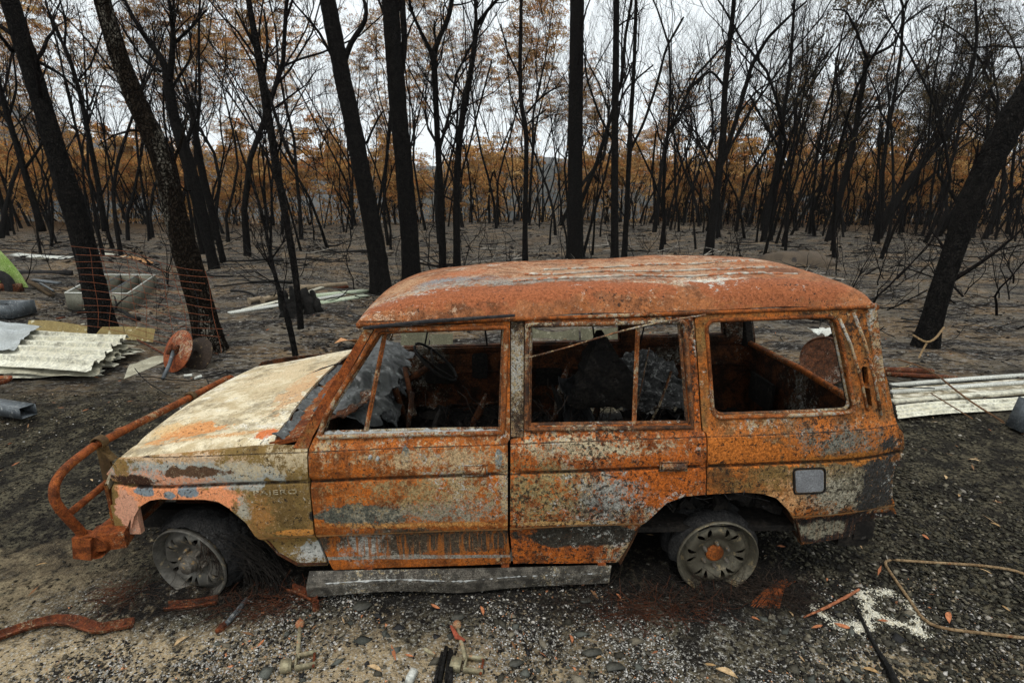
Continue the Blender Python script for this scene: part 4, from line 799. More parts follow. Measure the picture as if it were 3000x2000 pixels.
P = [np.array(roofp(1, v))+[.02, 0, -.012] for v in np.linspace(0, 1, 24)]; m = MB(); m.tube(P, .016, 6); m.build('tailgate_header', MFRAME, roof, angle=None)
m = MB(); m.grid(lambda u, v: np.array(roofp(.02+.96*u, .02+.96*v))-[0, 0, .03], 20, 16); m.build('roof_lining_bows', MIN, roof)
# black rubber strip lying along the front of the gutter and a bent trim strip hanging off
a, b = onskin(1068, 958, -.02), onskin(1508, 920, -.03); m = MB(); m.tube([a, a*.6+b*.4+[0, 0, .006], b], [.008, .010, .007], 6, flat=1.2); m.build('drip_rail_strip', MDKSTRIP, car)
P = [onskin(x, y, -.03+d) for x, y, d in ((1540, 1045, .01), (1640, 1015, -.02), (1760, 975, -.03), (1860, 948, -.03), (1960, 930, -.02), (2060, 918, 0))]; m = MB(); m.tube(smoothp(np.array(P), np.full(6, .004), .06)[0], .004, 5, flat=2); m.build('bent_trim_strip', MFRAME2, car)
# rear end: tailgate with open window, rear frame
def rear(px, py): return 0
m = MB(); xs_ = lambda z: 3.50-.27*max(0, (z-.90))
tg = [(.12, .36), (W_-.12, .36), (W_-.10, .93), (.10, .93)]
m.grid(lambda u, v: (3.475+.02*math.sin(math.pi*u), .09+(W_-.18)*u, .36+.58*v), 24, 8, -.03); tgt = m.build('tailgate', MIN, car)
m = MB(); m.tube([(3.455, .08, .945), (3.475, W_/2, .955), (3.455, W_-.08, .945)], .022, 6); m.build('window_sill', MFRAME, tgt, angle=None)
for y_ in (.42, 1.2): m = MB(); m.grid(lambda u, v: (3.43, y_-.16+.32*u, .58+.2*v), 4, 4, .02); m.build('recess_shade', MSOOT, tgt)  # raised dark plates stand in for the shade of recesses
for yy, mt in ((.10, MPILR), (W_-.10, MSOOT)):
    m = MB(); m.tube([(3.46, yy+(.02 if yy < 1 else -.02), .93), (3.40, yy+(.035 if yy < 1 else -.035), 1.2), (3.335, yy+(.06 if yy < 1 else -.06), 1.50)], [.05, .045, .04], 6); m.build('rear_pillar', mt, car)
# raised channels on the near rear pillar
for pl, rr_ in (([(2458, 932), (2492, 1010), (2522, 1110), (2540, 1200)], .008), ([(2500, 915), (2535, 1010), (2562, 1110), (2580, 1215)], .009)):
    m = MB(); m.tube([onskin(x, y, -.002) for x, y in pl], rr_, 6); m.build('pillar_channel', MPILR, qp, angle=None)
m = MB(); m.box((3.46, W_/2, .33), (.10, W_-.14, .10)); m.box((3.42, .18, .27), (.16, .2, .07)); m.build('rear_bumper', MSOOT, car)
# floor, chassis, inner arches
m = MB(); m.box((2.0, W_/2, .345), (2.9, W_-.16, .03)); fl_ = m.build('floor_pan', MSOOT, car)
m = MB()
for y_ in (.42, W_-.42): m.box((1.5, y_, .25), (3.9, .08, .11))
m.build('chassis_rails', MSOOT, car)
for x_ in (0, 2.695): m = MB(); m.tube([(x_, .2, .21), (x_, W_-.2, .21)], .04, 10); m.lathe([(0, .1), (.08, .08), (.12, 0), (.08, -.08), (0, -.1)], 14, (x_, 1.0, .21), Matrix.Rotation(math.pi/2, 4, 'X')); m.build('axle', MSOOT, car)
def archliner(pts, mat, dep=.42):
    Q = [side(*p) for p in pts]; m = MB(); k = len(Q)-1
    def f(u, v):
        i = min(int(u*k), k-1); t = u*k-i; x = Q[i][0]+(Q[i+1][0]-Q[i][0])*t; zb = Q[i][1]+(Q[i+1][1]-Q[i][1])*t
        cx_ = np.mean([q[0] for q in Q]); s_ = 1+.04*v; return (cx_+(x-cx_)*s_, .03+dep*v+.0, wz(x, zb)+.012+.02*v)
    m.grid(f, k*2, 5, .006)
    z0 = min(wz(*q) for q in Q); q0, q1 = Q[0], Q[-1]
    m.grid(lambda u, v: (f(u, 1)[0], dep+.03, z0+(f(u, 1)[2]-z0)*v), k*2, 3, .006)
    return m.build('wheel_arch_liner', mat, car)
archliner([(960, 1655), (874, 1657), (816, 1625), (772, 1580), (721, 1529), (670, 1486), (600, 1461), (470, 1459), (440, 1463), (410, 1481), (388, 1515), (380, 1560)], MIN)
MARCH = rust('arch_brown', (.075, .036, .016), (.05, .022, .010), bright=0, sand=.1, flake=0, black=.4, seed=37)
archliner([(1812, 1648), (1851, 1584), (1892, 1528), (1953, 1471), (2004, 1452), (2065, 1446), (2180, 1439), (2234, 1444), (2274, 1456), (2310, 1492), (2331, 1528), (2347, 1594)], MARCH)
# dashboard, wheel, column, slumped windscreen
def crumple(name, f, nu, nv, amp, seed, mat, parent, fr=9., ragged=.0):
    rg = np.random.default_rng(seed); o3 = rg.uniform(0, 50, 3)
    def g(u, v):
        if ragged: v = v*(1-ragged*abs(mnoise.noise(Vector((u*7+o3[0], o3[1], 0)))))
        p = Vector(f(u, v)); q = p*fr+Vector(o3); d = mnoise.noise_vector(q)*amp+mnoise.noise_vector(q*2.3)*amp*.5+mnoise.noise_vector(q*5)*amp*.2; return tuple(p+d)
    m = MB(); m.grid(g, nu, nv, .006); return m.build(name, mat, parent, angle=50)
m = MB(); m.box((.80, W_/2, .74), (.16, W_-.24, .18)); dsh = m.build('dashboard_frame', MSOOT, car)
crumple('slumped_windscreen', lambda u, v: (.655+.30*v, .20+1.27*u, (.97+.05*u-.13*v*v+.02*math.sin(u*4))), 90, 40, .035, 4, MGLASS, dsh, 7, .35)
crumple('slumped_windscreen', lambda u, v: (.84+.13*v, .50+.85*u, .95-.24*v), 60, 24, .045, 5, MGLASS, dsh, 9, .5)
crumple('slumped_windscreen', lambda u, v: (.70+.18*v, .18+.3*u, .93+.03*v), 20, 14, .03, 9, MIN, dsh, 9, .3)
for (y0, dy, x0, dx, sd) in ((.06, .30, .50, .05, 6), (.40, .34, .47, .06, 7), (.80, .40, .46, .05, 8)):
    crumple('melted_screen_scrap', lambda u, v: (x0+dx*v, y0+dy*u, wz(.55, .958)+.008-.02*v), 26, 8, .014, sd, MGLASS, dsh, 16, .5)
e1 = np.array([1.13, 1.24, .90]); M_ = Vector((.55, 0, .62)).to_track_quat('Z', 'Y').to_matrix().to_4x4()
ring = [e1+np.array(M_.to_3x3()@Vector((.185*math.cos(t), .185*math.sin(t), 0))) for t in np.linspace(0, 2*math.pi, 37)]
m = MB(); m.tube(ring, .010, 7, cap=False)
for t in (.4, 2.3, 4.6): m.tube([e1-np.array([.02, 0, .03]), e1+np.array(M_.to_3x3()@Vector((.185*math.cos(t), .185*math.sin(t), 0)))], .008, 6)
m.build('steering_wheel', MSOOT, dsh, angle=None)
m = MB(); m.tube([e1-[.02, 0, .02], (.84, 1.2, .72)], .024, 8); m.tube([(.98, .9, .55), (.92, .8, .9)], .02, 7); m.tube([(1.0, .62, .48), (1.08, .55, .93)], .014, 6); m.tube([(.95, 1.05, .92), (1.05, .75, .70)], .018, 6); m.build('steering_column', MIN, dsh, angle=None)
# wiper arm stub resting on the bonnet
m = MB(); p0 = G(885, 1107, .88); p1 = G(1000, 1062, .93); m.tube([p0, (p0+p1)/2+[0, 0, .01], p1], .006, 5); m.build('wiper_arm', MDKSTRIP, car)
# burnt seats
def seat(x, y, wd, h, seed, name='seat_frame'):
    rg = np.random.default_rng(seed); m = MB(); L = h
    m.tube([(x, y-wd/2, .5), (x+.06, y-wd/2, .5+L*.6), (x+.12, y-wd/2+.08, .5+L), (x+.12, y+wd/2-.08, .5+L), (x+.06, y+wd/2, .5+L*.6), (x, y+wd/2, .5)], .014, 6)
    m.tube([(x, y-wd/2, .5), (x-.42, y-wd/2, .48), (x-.42, y+wd/2, .48), (x, y+wd/2, .5)], .014, 6)
    s_ = m.build(name, MIN, car, angle=None); k = 9
    m = MB()
    for i in range(k):
        t = (i+.5)/k; P = [(x+.03+.08*(j/8)+.015*math.sin(j*2.), y-wd/2+wd*t+.02*math.sin(j*1.3+i), .5+L*.95*j/8) for j in range(9)]; m.tube(P, .004, 4)
        P = [(x-.42*j/8, y-wd/2+wd*t, .49+.02*math.sin(j*2.5+i)) for j in range(9)]; m.tube(P, .004, 4)
    m.build('seat_springs', MSOOT, s_, angle=None); return s_
seat(1.62, .45, .46, .36, 1); seat(1.62, 1.25, .46, .42, 2)
# tall charred seat back
sb = SP([(1672, 1250), (1690, 1180), (1712, 1090), (1738, 1020), (1752, 985), (1768, 978), (1785, 1010), (1815, 1070), (1850, 1110), (1862, 1170), (1868, 1255)]); V, F = plate(sb, [], lambda V: np.stack([V[:, 0]+.05, .5+.12*np.sin(V[:, 1]*9)*.3+0*V[:, 0], wz(V[:, 0], V[:, 1])], 1), lambda V: np.stack([V[:, 0]+.05, .60+.0*V[:, 0], wz(V[:, 0], V[:, 1])], 1), gx=.03, edge=.02)
sx = np.array([onY(1765, 978, .5)[0]-onskin(1765, 978)[0], 0, onY(1765, 978, .5)[2]-onskin(1765, 978)[2]]); V = V+sx; V += np.random.default_rng(1).normal(0, .006, V.shape); V[:, 0] = 2.16+(V[:, 0]-V[:, 0].mean())*1.2
m = MB(); m.add(V, F); m.build('charred_seat_back', MSOOT, car)
crumple('ash_heap', lambda u, v: (2.35+.55*u, .95+.5*v, .66+.26*math.sin(math.pi*u)**.6*v), 30, 20, .05, 11, mottled('pale_ash', (.10, .10, .095), (.025, .025, .025), (.26, .26, .24), sc=18, th=.55, bump=.8, bd=.02), car, 12)
for (x0, dx, y0, dy, z0, sd) in ((.9, 1.0, .15, 1.35, .44, 12), (1.7, .8, .15, 1.0, .46, 13), (2.5, .9, .15, 1.3, .44, 14)):
    crumple('floor_debris', lambda u, v: (x0+dx*u, y0+dy*v, z0), 40, 40, .09, sd, MSOOT, car, 14)
def wires(name, c, r, n_, L, th, seed, mat, parent=None, flatz=.4, label=None, sub=True):
    rg = np.random.default_rng(seed); m = MB()
    for _ in range(n_):
        a = rg.uniform(0, 6.28); q = rg.random()**.6; p = np.array(c)+[r[0]*q*math.cos(a), r[1]*q*math.sin(a), rg.uniform(0, r[2])]; d = nrm(rg.normal(0, 1, 3)*[1, 1, flatz]); P = [p]
        for i in range(6): d = nrm(d+rg.normal(0, .35, 3)*[1, 1, flatz]); p = p+d*L*rg.uniform(.5, 1)/6; P.append(p.copy())
        P = np.array(P); P[:, 2] = np.maximum(P[:, 2], c[2]+.002); m.tube(P, th, 3, cap=False)
    o = m.build(name, mat, parent, angle=None); o['kind'] = 'stuff'
    if label: o['label'] = label
    return o
MWIRE = mottled('rusty_wire', (.13, .042, .018), (.035, .02, .014), sc=12, bump=.1); MWIRED = mottled('burnt_wire', (.02, .017, .015), (.07, .045, .03), sc=8, bump=.1)
wires('loose_wires', (2.6, .45, .48), (.45, .3, .12), 160, .4, .0022, 3, mottled('ashy_wire', (.08, .075, .07), (.02, .02, .02), sc=30), car, .6)
wires('loose_wires', (1.3, .5, .46), (.4, .4, .14), 90, .4, .003, 4, MWIRED, car, .6)
m = MB(); m.tube([(2.42, .6, .60), (2.52, .62, .82), (2.60, .7, 1.0)], .008, 5); m.tube([(2.30, .5, .55), (2.36, .5, .9), (2.40, .5, 1.2)], .004, 4); m.build('loose_rod', MFRAME2, car, angle=None)
for i, (x, y, h, l2) in enumerate(((1.9, .9, .5, .12), (2.02, .75, .42, -.1), (1.35, .8, .38, .2), (1.45, .35, .30, -.15), (2.25, 1.2, .45, .1), (1.15, .5, .36, .1))):
    m = MB(); rg = np.random.default_rng(60+i); P = [np.array([x, y, .48])]
    for k_ in range(6): P.append(P[-1]+np.array([l2/6+rg.normal(0, .012), rg.normal(0, .02), h/6]))
    m.tube(P, [.022, .02, .018, .02, .024, .018, .008], 7, jit=.25, rj=rg); m.build('burnt_seat_strut', (MIN, MSOOT)[i % 2], car, angle=60)
crumple('sagging_upholstery', lambda u, v: (1.93+.16*u+.05*v, .62+.06*math.sin(u*4), 1.0-.34*v), 14, 20, .04, 70, mottled('grey_char', (.05, .05, .05), (.015, .014, .013), sc=14), car, 9, .4)
wires('loose_wires', (2.0, .6, .48), (.5, .45, .25), 150, .5, .003, 72, MWIRED, car, .9)
for x_, dx in ((1.02, .12), (1.48, -.05), (1.75, .06), (2.28, -.08), (2.62, .05)):
    m = MB(); m.tube([(x_, W_-.18, .95), (x_+dx*.5, W_-.22, 1.2), (x_+dx, W_-.2, 1.47)], .006, 4); m.build('hanging_wire', MSOOT, car, angle=None)
# inner details on the far side: dark plates painting the shade of door-skin openings
for (x0, x1, z0, z1) in ((1.0, 1.22, .62, .78), (1.36, 1.48, .66, .86), (1.85, 2.05, .6, .74), (2.22, 2.42, .62, .72)):
    q = rounded([(x0, z0), (x1, z0), (x1, z1), (x0, z1)], .03, 4); V, F = plate(q, [], lambda V: np.stack([V[:, 0], W_-.095+0*V[:, 0], V[:, 1]], 1), lambda V: np.stack([V[:, 0], W_-.085+0*V[:, 0], V[:, 1]], 1), gx=.1, edge=.05); m = MB(); m.add(V, F); m.build('door_skin_hole_shade', MSOOT, car)
# wheels
def wheel(name, loc, yaw, camber, mrim, tilt=0, hubpro=False):
    w0 = bpy.data.objects.new(name, None)   # part: an empty would hide its own shape, so the rim barrel carries the sub-parts
    M = (Matrix.Rotation(yaw, 4, 'Z')@Matrix.Rotation(camber, 4, 'X')@Matrix.Rotation(math.pi/2, 4, 'X'))
    R3 = np.array(M.to_3x3()); loc = np.array(loc)
    tf = lambda V: V@R3.T+loc
    m = MB(); m.lathe([(.199, -.004), (.205, .003), (.211, -.001), (.211, -.010), (.203, -.018), (.190, -.040), (.184, -.075), (.184, -.10), (.198, -.135), (.212, -.168), (.206, -.172), (.190, -.150), (.176, -.10), (.176, -.075), (.182, -.040), (.194, -.015)], 64, closed=True)
    rim_ = m.build(name, mrim, car, angle=40, xf=tf)
    def hprof(r): return np.interp(r, [0, .043, .050, .058, .082, .095, .112, .135, .152, .163, .168, .184], [-.052, -.052, -.046, -.044, -.046, -.040, -.026, -.018, -.024, -.034, -.044, -.046])
    holes = []
    for k in range(6):
        for s_ in (-1, 1):
            a = math.radians(60*k+s_*10.5+tilt); c_ = np.array([math.cos(a), math.sin(a)]); t_ = np.array([-c_[1], c_[0]])*s_; H = []
            for (rr_, tt) in ((.103, -.004), (.107, -.011), (.122, -.015), (.140, -.013), (.152, -.004), (.156, .008), (.151, .014), (.136, .012), (.117, .004)): H.append(tuple(c_*rr_+t_*tt))
            holes.append(H)
    circ = [(.185*math.cos(t), .185*math.sin(t)) for t in np.linspace(0, 2*math.pi, 72, endpoint=False)]
    fm = lambda o_: (lambda V: np.stack([V[:, 0], V[:, 1], hprof(np.hypot(V[:, 0], V[:, 1]))+o_], 1))
    V, F = plate(circ, holes, fm(0), fm(-.012), gx=.011, edge=.008); m = MB(); m.add(V, F); dk = m.build('rim_disc', mrim, rim_, angle=40, xf=tf)
    for k in range(6):
        a = math.radians(60*k+30+tilt); m = MB(); m.lathe([(0, .026), (.005, .025), (.0085, .016), (.0105, .006), (.0105, -.006)], 10, (.068*math.cos(a), .068*math.sin(a), -.036)); m.build('lug_nut', MHUB, rim_, xf=tf, angle=50)
    m = MB()
    if hubpro: m.lathe([(0, .030), (.030, .029), (.036, .024), (.038, .006), (.043, .004), (.045, -.010), (.040, -.012), (.052, -.016), (.056, -.05), (.056, -.06)], 24)
    else: m.lathe([(0, -.030), (.036, -.032), (.042, -.038), (.046, -.040), (.046, -.06)], 24)
    m.build('hub_cap', MHUB if hubpro else MFRAME, rim_, xf=tf, angle=40)
    if hubpro:
        for k in range(6): a = math.radians(60*k); m = MB(); m.box((.053*math.cos(a), .053*math.sin(a), -.034), (.022, .022, .03), Matrix.Rotation(a, 4, 'Z')); m.build('hub_bolt', MHUB, rim_, xf=tf)
    m = MB(); m.lathe([(0, -.10), (.15, -.10), (.15, -.13), (0, -.13)], 24); m.build('brake_drum', MSOOT, rim_, xf=tf, angle=40)
    return rim_, tf
rf, tff = wheel('front_wheel', (-.005, .045, .195), -rad(13), rad(4), MRIM, 20, True)
rr, tfr = wheel('rear_wheel', (2.700, .045, .195), rad(0), rad(0), MRIM2, 0, False)
for x_ in (0, 2.695): wheel('far_wheel', (x_, W_-.05, .195), math.pi, 0, MRIM, 5)
rg = np.random.default_rng(8)
def carcass(parent, tf, a0, a1, r0, h0, h1, nm, seed, amp=.012, drop=0.):
    rg = np.random.default_rng(seed)
    def f(u, v):
        a = math.radians(a0+(a1-a0)*u); r = r0+.03*math.sin(math.pi*v)+drop*u*u; n_ = mnoise.noise(Vector((u*14, v*5, seed)))*amp+mnoise.noise(Vector((u*50, v*16, seed)))*amp*.6
        return (math.cos(a)*(r+n_), math.sin(a)*(r+n_), h0+(h1-h0)*v+n_)
    m = MB(); m.grid(f, 70, 14, .010); return m.build(nm, MTYRE, parent, xf=tf, angle=60)
carcass(rr, tfr, 10, 190, .196, -.02, -.13, 'tyre_remains', 1, .006); carcass(rr, tfr, -10, 200, .200, -.14, -.24, 'tyre_remains', 2, .007)
carcass(rf, tff, -38, 140, .198, -.03, -.20, 'tyre_remains', 3, .012, .012); carcass(rf, tff, -50, 55, .212, -.09, -.24, 'tyre_remains', 4, .014)
def strands(parent, tf, a0, a1, n_, seed, mat, r=.2, L=.16):
    rg = np.random.default_rng(seed); m = MB()
    for i in range(n_):
        a = math.radians(a0+(a1-a0)*rg.random()); p = np.array([math.cos(a)*r, math.sin(a)*r, rg.uniform(-.03, .012)]); P = [p.copy()]; d = nrm(np.array([-math.cos(a)*.25+.15, -1.0, .12])+rg.normal(0, .14, 3))
        for _ in range(5): p = p+d*L*rg.uniform(.6, 1.1)/5; d = nrm(d+rg.normal(0, .12, 3)); P.append(p.copy())
        m.tube(P, .0011, 3, cap=False)
    o = m.build('tyre_wire', mat, parent, angle=None, xf=tf); o['kind'] = 'stuff'
m = MB(); rg = np.random.default_rng(51)
for i in range(110):
    a = rg.uniform(-.2, 1.25); y0 = rg.uniform(.03, .2); p = np.array([.215*math.cos(a)+.05*y0, y0, .20+.215*math.sin(a)]); q = np.array([.20+.25*rg.random()+.05*math.cos(a), y0-.05*rg.random(), .012]); k_ = [p+(q-p)*t+np.array([.05*math.sin(t*3.1)+rg.normal(0, .006), rg.normal(0, .008), .06*math.sin(t*3.1)]) for t in (0, .25, .5, .75, 1)]; m.tube(k_, .0013, 3, cap=False)
o = m.build('tyre_wire', MSOOT, rf, angle=None); o['kind'] = 'stuff'
strands(rf, tff, 25, 62, 45, 5, MWIRED, .205, .15)
for c_, r_e, n_, L, sd, mt in (((.02, .02, .003), (.40, .12, .035), 330, .20, 21, MWIRED), ((.36, -.02, .003), (.24, .09, .03), 170, .18, 22, MWIRE), ((-.38, .06, .003), (.14, .08, .03), 80, .18, 23, MWIRE), ((2.7, -.02, .003), (.40, .09, .07), 420, .20, 24, MWIRED), ((2.40, -.10, .0), (.36, .07, .02), 260, .2, 25, MWIRE), ((3.05, -.02, .003), (.18, .10, .05), 240, .18, 26, MWIRED), ((2.1, -.03, .0), (.35, .08, .02), 180, .2, 27, MWIRED)):
    wires('tyre_wire_tangle', c_, r_e, n_, L, .0011, sd, mt, None, .22, 'springy tangle of rusted tyre wires by the %s wheel' % ('front' if c_[0] < 1 else 'rear'))
# a fan of rust-red wires by the rear wheel
rg = np.random.default_rng(31); m = MB(); p0 = G(2290, 1720); 
for i in range(90):
    q = G(rg.uniform(2195, 2285), rg.uniform(1770, 1788)); P = [p0+[rg.normal(0, .02), rg.normal(0, .01), .035], (p0+q)/2+[rg.normal(0, .008), 0, .045], q+[0, 0, .012]]; m.tube(P, .0015, 3, cap=False)
o = m.build('tyre_wire_fan', mottled('red_wire', (.42, .12, .04), (.20, .06, .02), sc=12, bump=.1), None, angle=None); tag(o, 'fan of rust-red bead wires below the rear wheel', kind='stuff')
# bull bar and bumper
bb = [(-.45, 1.60, .60), (-.455, 1.58, .68), (-.455, 1.50, .705), (-.455, 1.2, .725), (-.455, .8, .752), (-.455, .4, .782), (-.455, .17, .795), (-.458, .04, .780), (-.462, -.05, .755), (-.462, -.095, .70), (-.455, -.10, .64), (-.445, -.07, .55), (-.435, -.03, .45), (-.43, -.02, .41)]
Q, r = smoothp(np.array(bb), np.full(len(bb), .021), .03); m = MB(); m.tube(Q, r, 12); bar = m.build('bull_bar', MBAR, car, angle=None)
m = MB(); m.tube([(-.455, -.06, .555), (-.455, .3, .58), (-.45, .8, .575), (-.45, 1.55, .55)], .017, 10); m.build('lower_rail', MBAR, bar, angle=None)
for y_, zt in ((.215, .795), (1.02, .738)):
    m = MB(); m.box((-.445, y_, (zt+.40)/2-.02), (.055, .014, zt-.40)); m.box((-.425, y_, zt-.06), (.09, .045, .006), Matrix.Rotation(.9, 4, 'Y')); 
    P = [(-.455+.031*math.cos(t), y_, zt+.031*math.sin(t)) for t in np.linspace(-.6, 3.6, 14)]; m.tube(P, .005, 6, flat=5, up=(0, 1, 0)); m.build('bar_bracket', mottled('bracket_paint', (.12, .075, .03), (.06, .035, .02), sc=12), bar, angle=30)
m = MB(); m.grid(lambda u, v: (-.375-.065*math.cos(v*2*math.pi)-.0*u+.02*math.sin(u*9)*.3, -.055+1.78*u, .375+.062*math.sin(v*2*math.pi)), 30, 12); m.box((-.335, .02, .385), (.15, .10, .085), Matrix.Rotation(.25, 4, 'Z')); m.box((-.42, -.03, .375), (.085, .07, .115), Matrix.Rotation(.15, 4, 'Y')); m.build('front_bumper', MBAR, car)
m = MB(); m.box((-.27, .06, .46), (.12, .03, .16)); m.build('bumper_stay', MFEND, car)
# side step
A_, B_, C_, D_ = G(897, 1725, .085), G(1786, 1684, .10), G(1790, 1655, .16), G(908, 1672, .15)
def stp(u, v):
    p = (A_*(1-u)+B_*u)*(1-v)+(D_*(1-u)+C_*u)*v; sag = -.018*math.exp(-((u-.5)/.12)**2)*(1-v)+.012*math.exp(-((u-.25)/.15)**2)*(1-v)
    rib = .003*math.sin(v*40) if .2 < v < .95 else 0
    lip = -.05*max(0, (.10-v)/.10)**1.5
    return p+np.array([0, .012*max(0, (.1-v)/.1), sag+rib+lip])
m = MB(); m.grid(stp, 60, 44, -.008); st = m.build('side_step', MALU, car, angle=40); st['label'] = 'sagging ribbed side step'
m = MB(); rg = np.random.default_rng(2); P = [np.array(stp(u, .15))+[0, 0, .0115] for u in np.linspace(.06, .97, 110)]; m.tube(P, .003+.011*rg.random(110)**1.5, 5, flat=.35, jit=.4, rj=rg, up=(0, 0, 1)); m.build('molten_edge', MALUM, st, angle=None)
for x_ in (.9, 1.6, 2.1): m = MB(); m.box((x_, .22, .16), (.04, .35, .025)); m.build('step_bracket', MBAR, st)
for x0, y0, x1 in ((945, 1662, 1795),): pass
m = MB(); m.box((1.42, .075, .215), (1.45, .05, .045)); m.build('sill', MALU, car)

# ------------------------------------------------------------ things lying about (display-pixel readings put on the ground)
def g2(x, y, z=0.): return G(x*K, y*K, z)
MCREAM = mottled('cream_sheet', (.74, .73, .60), (.56, .53, .40), (.26, .25, .20), sc=3.5, th=.57, rough=.6, fine=30, bump=.1)
MCREAM2 = mottled('dirty_cream', (.50, .48, .36), (.26, .24, .17), (.10, .09, .07), sc=6, th=.60, rough=.7)
MPALEG = mottled('pale_green_paint', (.42, .50, .34), (.55, .58, .46), (.20, .19, .15), sc=5, th=.62, rough=.6)
MWHITE = mottled('white_paint', (.66, .68, .62), (.50, .50, .44), (.20, .18, .14), sc=5, th=.64, rough=.6)
MOCHRE = mottled('ochre_sheet', (.36, .28, .11), (.20, .14, .05), (.50, .46, .30), sc=5, rough=.6)
MGREYM = mottled('grey_metal', (.16, .18, .19), (.09, .10, .11), (.30, .31, .30), sc=10, rough=.5, metal=.4)
MGALV = mottled('dull_silver', (.24, .235, .18), (.15, .145, .11), (.09, .085, .07), sc=7, rough=.5, metal=.3)
MRUSTD = rust('dark_strip_rust', (.16, .042, .018), (.07, .024, .013), bright=.2, sand=.05, flake=0, black=.25, seed=51, fsc=3, bumpk=.3)
MRUSTO = rust('disc_rust', (.34, .09, .035), (.20, .05, .022), bright=.3, sand=.08, flake=.02, black=.25, seed=53, fsc=3, bumpk=.3)
MMESH = mottled('mesh_rust', (.22, .07, .03), (.11, .035, .016), sc=14, bump=.1)
MCHAR = mottled('char', (.008, .008, .007), (.022, .020, .018), (.06, .055, .05), sc=14, th=.64, fine=60, bump=1., bd=.015)
MBONE = mottled('tan_clamp', (.34, .31, .20), (.24, .20, .12), (.40, .16, .07), sc=30, th=.60, rough=.7, bump=.3)
MLIME = mottled('lime_green', (.24, .38, .08), (.42, .52, .22), (.50, .50, .30), sc=3, th=.62, rough=.45, bump=.05)
MLF = [mottled('dry_leaf', (.50, .20, .09), (.36, .12, .05), sc=40, bump=.2), mottled('pale_leaf', (.56, .40, .22), (.42, .28, .14), sc=40, bump=.2), mottled('tan_leaf', (.40, .26, .12), (.30, .18, .08), sc=40, bump=.2)]
MSLATE = mottled('slate', (.085, .085, .07), (.05, .048, .042), (.16, .155, .13), sc=25, th=.62, rough=.6)
MROD = mottled('thin_rod_rust', (.20, .13, .065), (.28, .20, .11), (.16, .07, .03), sc=14, bump=.2)
MBLACK = mottled('black_metal', (.012, .012, .013), (.04, .036, .032), sc=10)
def solo(mb, name, mat, label, cat, group=None, **k):
    o = mb.build(name, mat, None, **k); c = np.array([v.co for v in o.data.vertices]); c0 = Vector((float(c[:, 0].mean()), float(c[:, 1].mean()), float(c[:, 2].min())))
    o.data.transform(Matrix.Translation(-c0)); o.location = c0; return tag(o, label, cat, group)
def lift(P, r=0.):
    return [np.array([p[0], p[1], p[2]+zat(p[0], p[1])+r]) for p in P]
def gp(pl, r=0., z=0.): return lift([g2(x, y, z) for x, y in pl], r)
# corrugated sheets, left
def corr(c4, nrib, amp, name, mat, label, seed, tear=.06, z0=.02, lift_=.0, sag=.05):
    rg = np.random.default_rng(seed); A, B, C_, D_ = [np.array(p) for p in c4]; o3 = rg.uniform(0, 50)
    def f(u, v):   # u along the ribs (A->B), v across (A->D)
        u2 = u*(1-tear*(.5+.5*mnoise.noise(Vector((v*9, o3, 0)))+.35*mnoise.noise(Vector((v*31, o3, 3))))) if u > .5 else u
        p = (A*(1-u2)+B*u2)*(1-v)+(D_*(1-u2)+C_*u2)*v
        t = (v*nrib) % 1; w_ = np.interp(t, [0, .08, .14, .30, .36, 1], [0, 0, 1, 1, 0, 0]); rumple = mnoise.noise(Vector((u*4, v*3, o3)))*.02+mnoise.noise(Vector((u*9, v*6, o3)))*.008*(.3+2*max(0, u-.75)*4)
        return p+np.array([rumple*.3, 0, z0+zat(p[0], p[1])+amp*w_+rumple+lift_*max(0, u-.6)**2+sag*math.sin(math.pi*v)])
    m = MB(); m.grid(f, 44, nrib*14, -.003); return solo(m, name, mat, label, 'metal sheet', 'scorched cream sheets in the left heap', angle=35)
corr([g2(-60, 770, .18), g2(318, 792, .16), g2(212, 868, .08), g2(-60, 846, .08)], 5, .045, 'corrugated_sheet', MCREAM, 'topmost cream corrugated roofing sheet of the heap at left, edge torn', 1, z0=.07)
corr([g2(-40, 775, .12), g2(345, 803, .10), g2(235, 872, .04), g2(-60, 862, .04)], 6, .03, 'corrugated_sheet', MCREAM2, 'dirty cream corrugated sheet jutting out beneath the top one', 2, tear=.12, z0=.035)
corr([g2(100, 790, .05), g2(352, 815, .05), g2(262, 862, .02), g2(0, 872, .02)], 5, .03, 'corrugated_sheet', MCREAM, 'lowest crumpled corrugated sheet poking from the right end of the heap', 3, tear=.2, z0=.015)
corr([g2(-50, 752, .22), g2(105, 770, .2), g2(40, 822, .16), g2(-60, 822, .16)], 3, .012, 'flat_sheet', mottled('grey_white_sheet', (.46, .50, .50), (.34, .36, .34), sc=4, rough=.5), 'greyish white sheet lying on the upper left of the heap', 4, tear=.05, z0=.10)
m = MB(); m.grid(lambda u, v: (lambda p: p+np.array([0, 0, .03+.17*v+.02*math.sin(u*9)]))(g2(60, 768)*(1-u)+g2(352, 792)*u+np.array([0, .1*v, 0])), 40, 6, .003); solo(m, 'ochre_sheet', MOCHRE, 'ochre curled sheet standing behind the corrugated heap', 'metal sheet')
m = MB(); m.grid(lambda u, v: (lambda p: p+np.array([0, 0, .02+.04*u*u+.01*math.sin(v*5)]))((g2(300, 838)*(1-u)+g2(350, 830)*u)*(1-v)+(g2(285, 872)*(1-u)+g2(400, 828)*u)*v), 14, 10, .003); solo(m, 'bent_sheet', MCREAM2, 'thin tan-edged offcut lying below the torn end of the heap', 'metal sheet')
m = MB(); m.tube(gp([(272, 762), (320, 790), (380, 828)], .05), .012, 6); solo(m, 'thin_rod', MRUSTD, 'thin rod lying across the torn end of the sheet heap', 'rod')
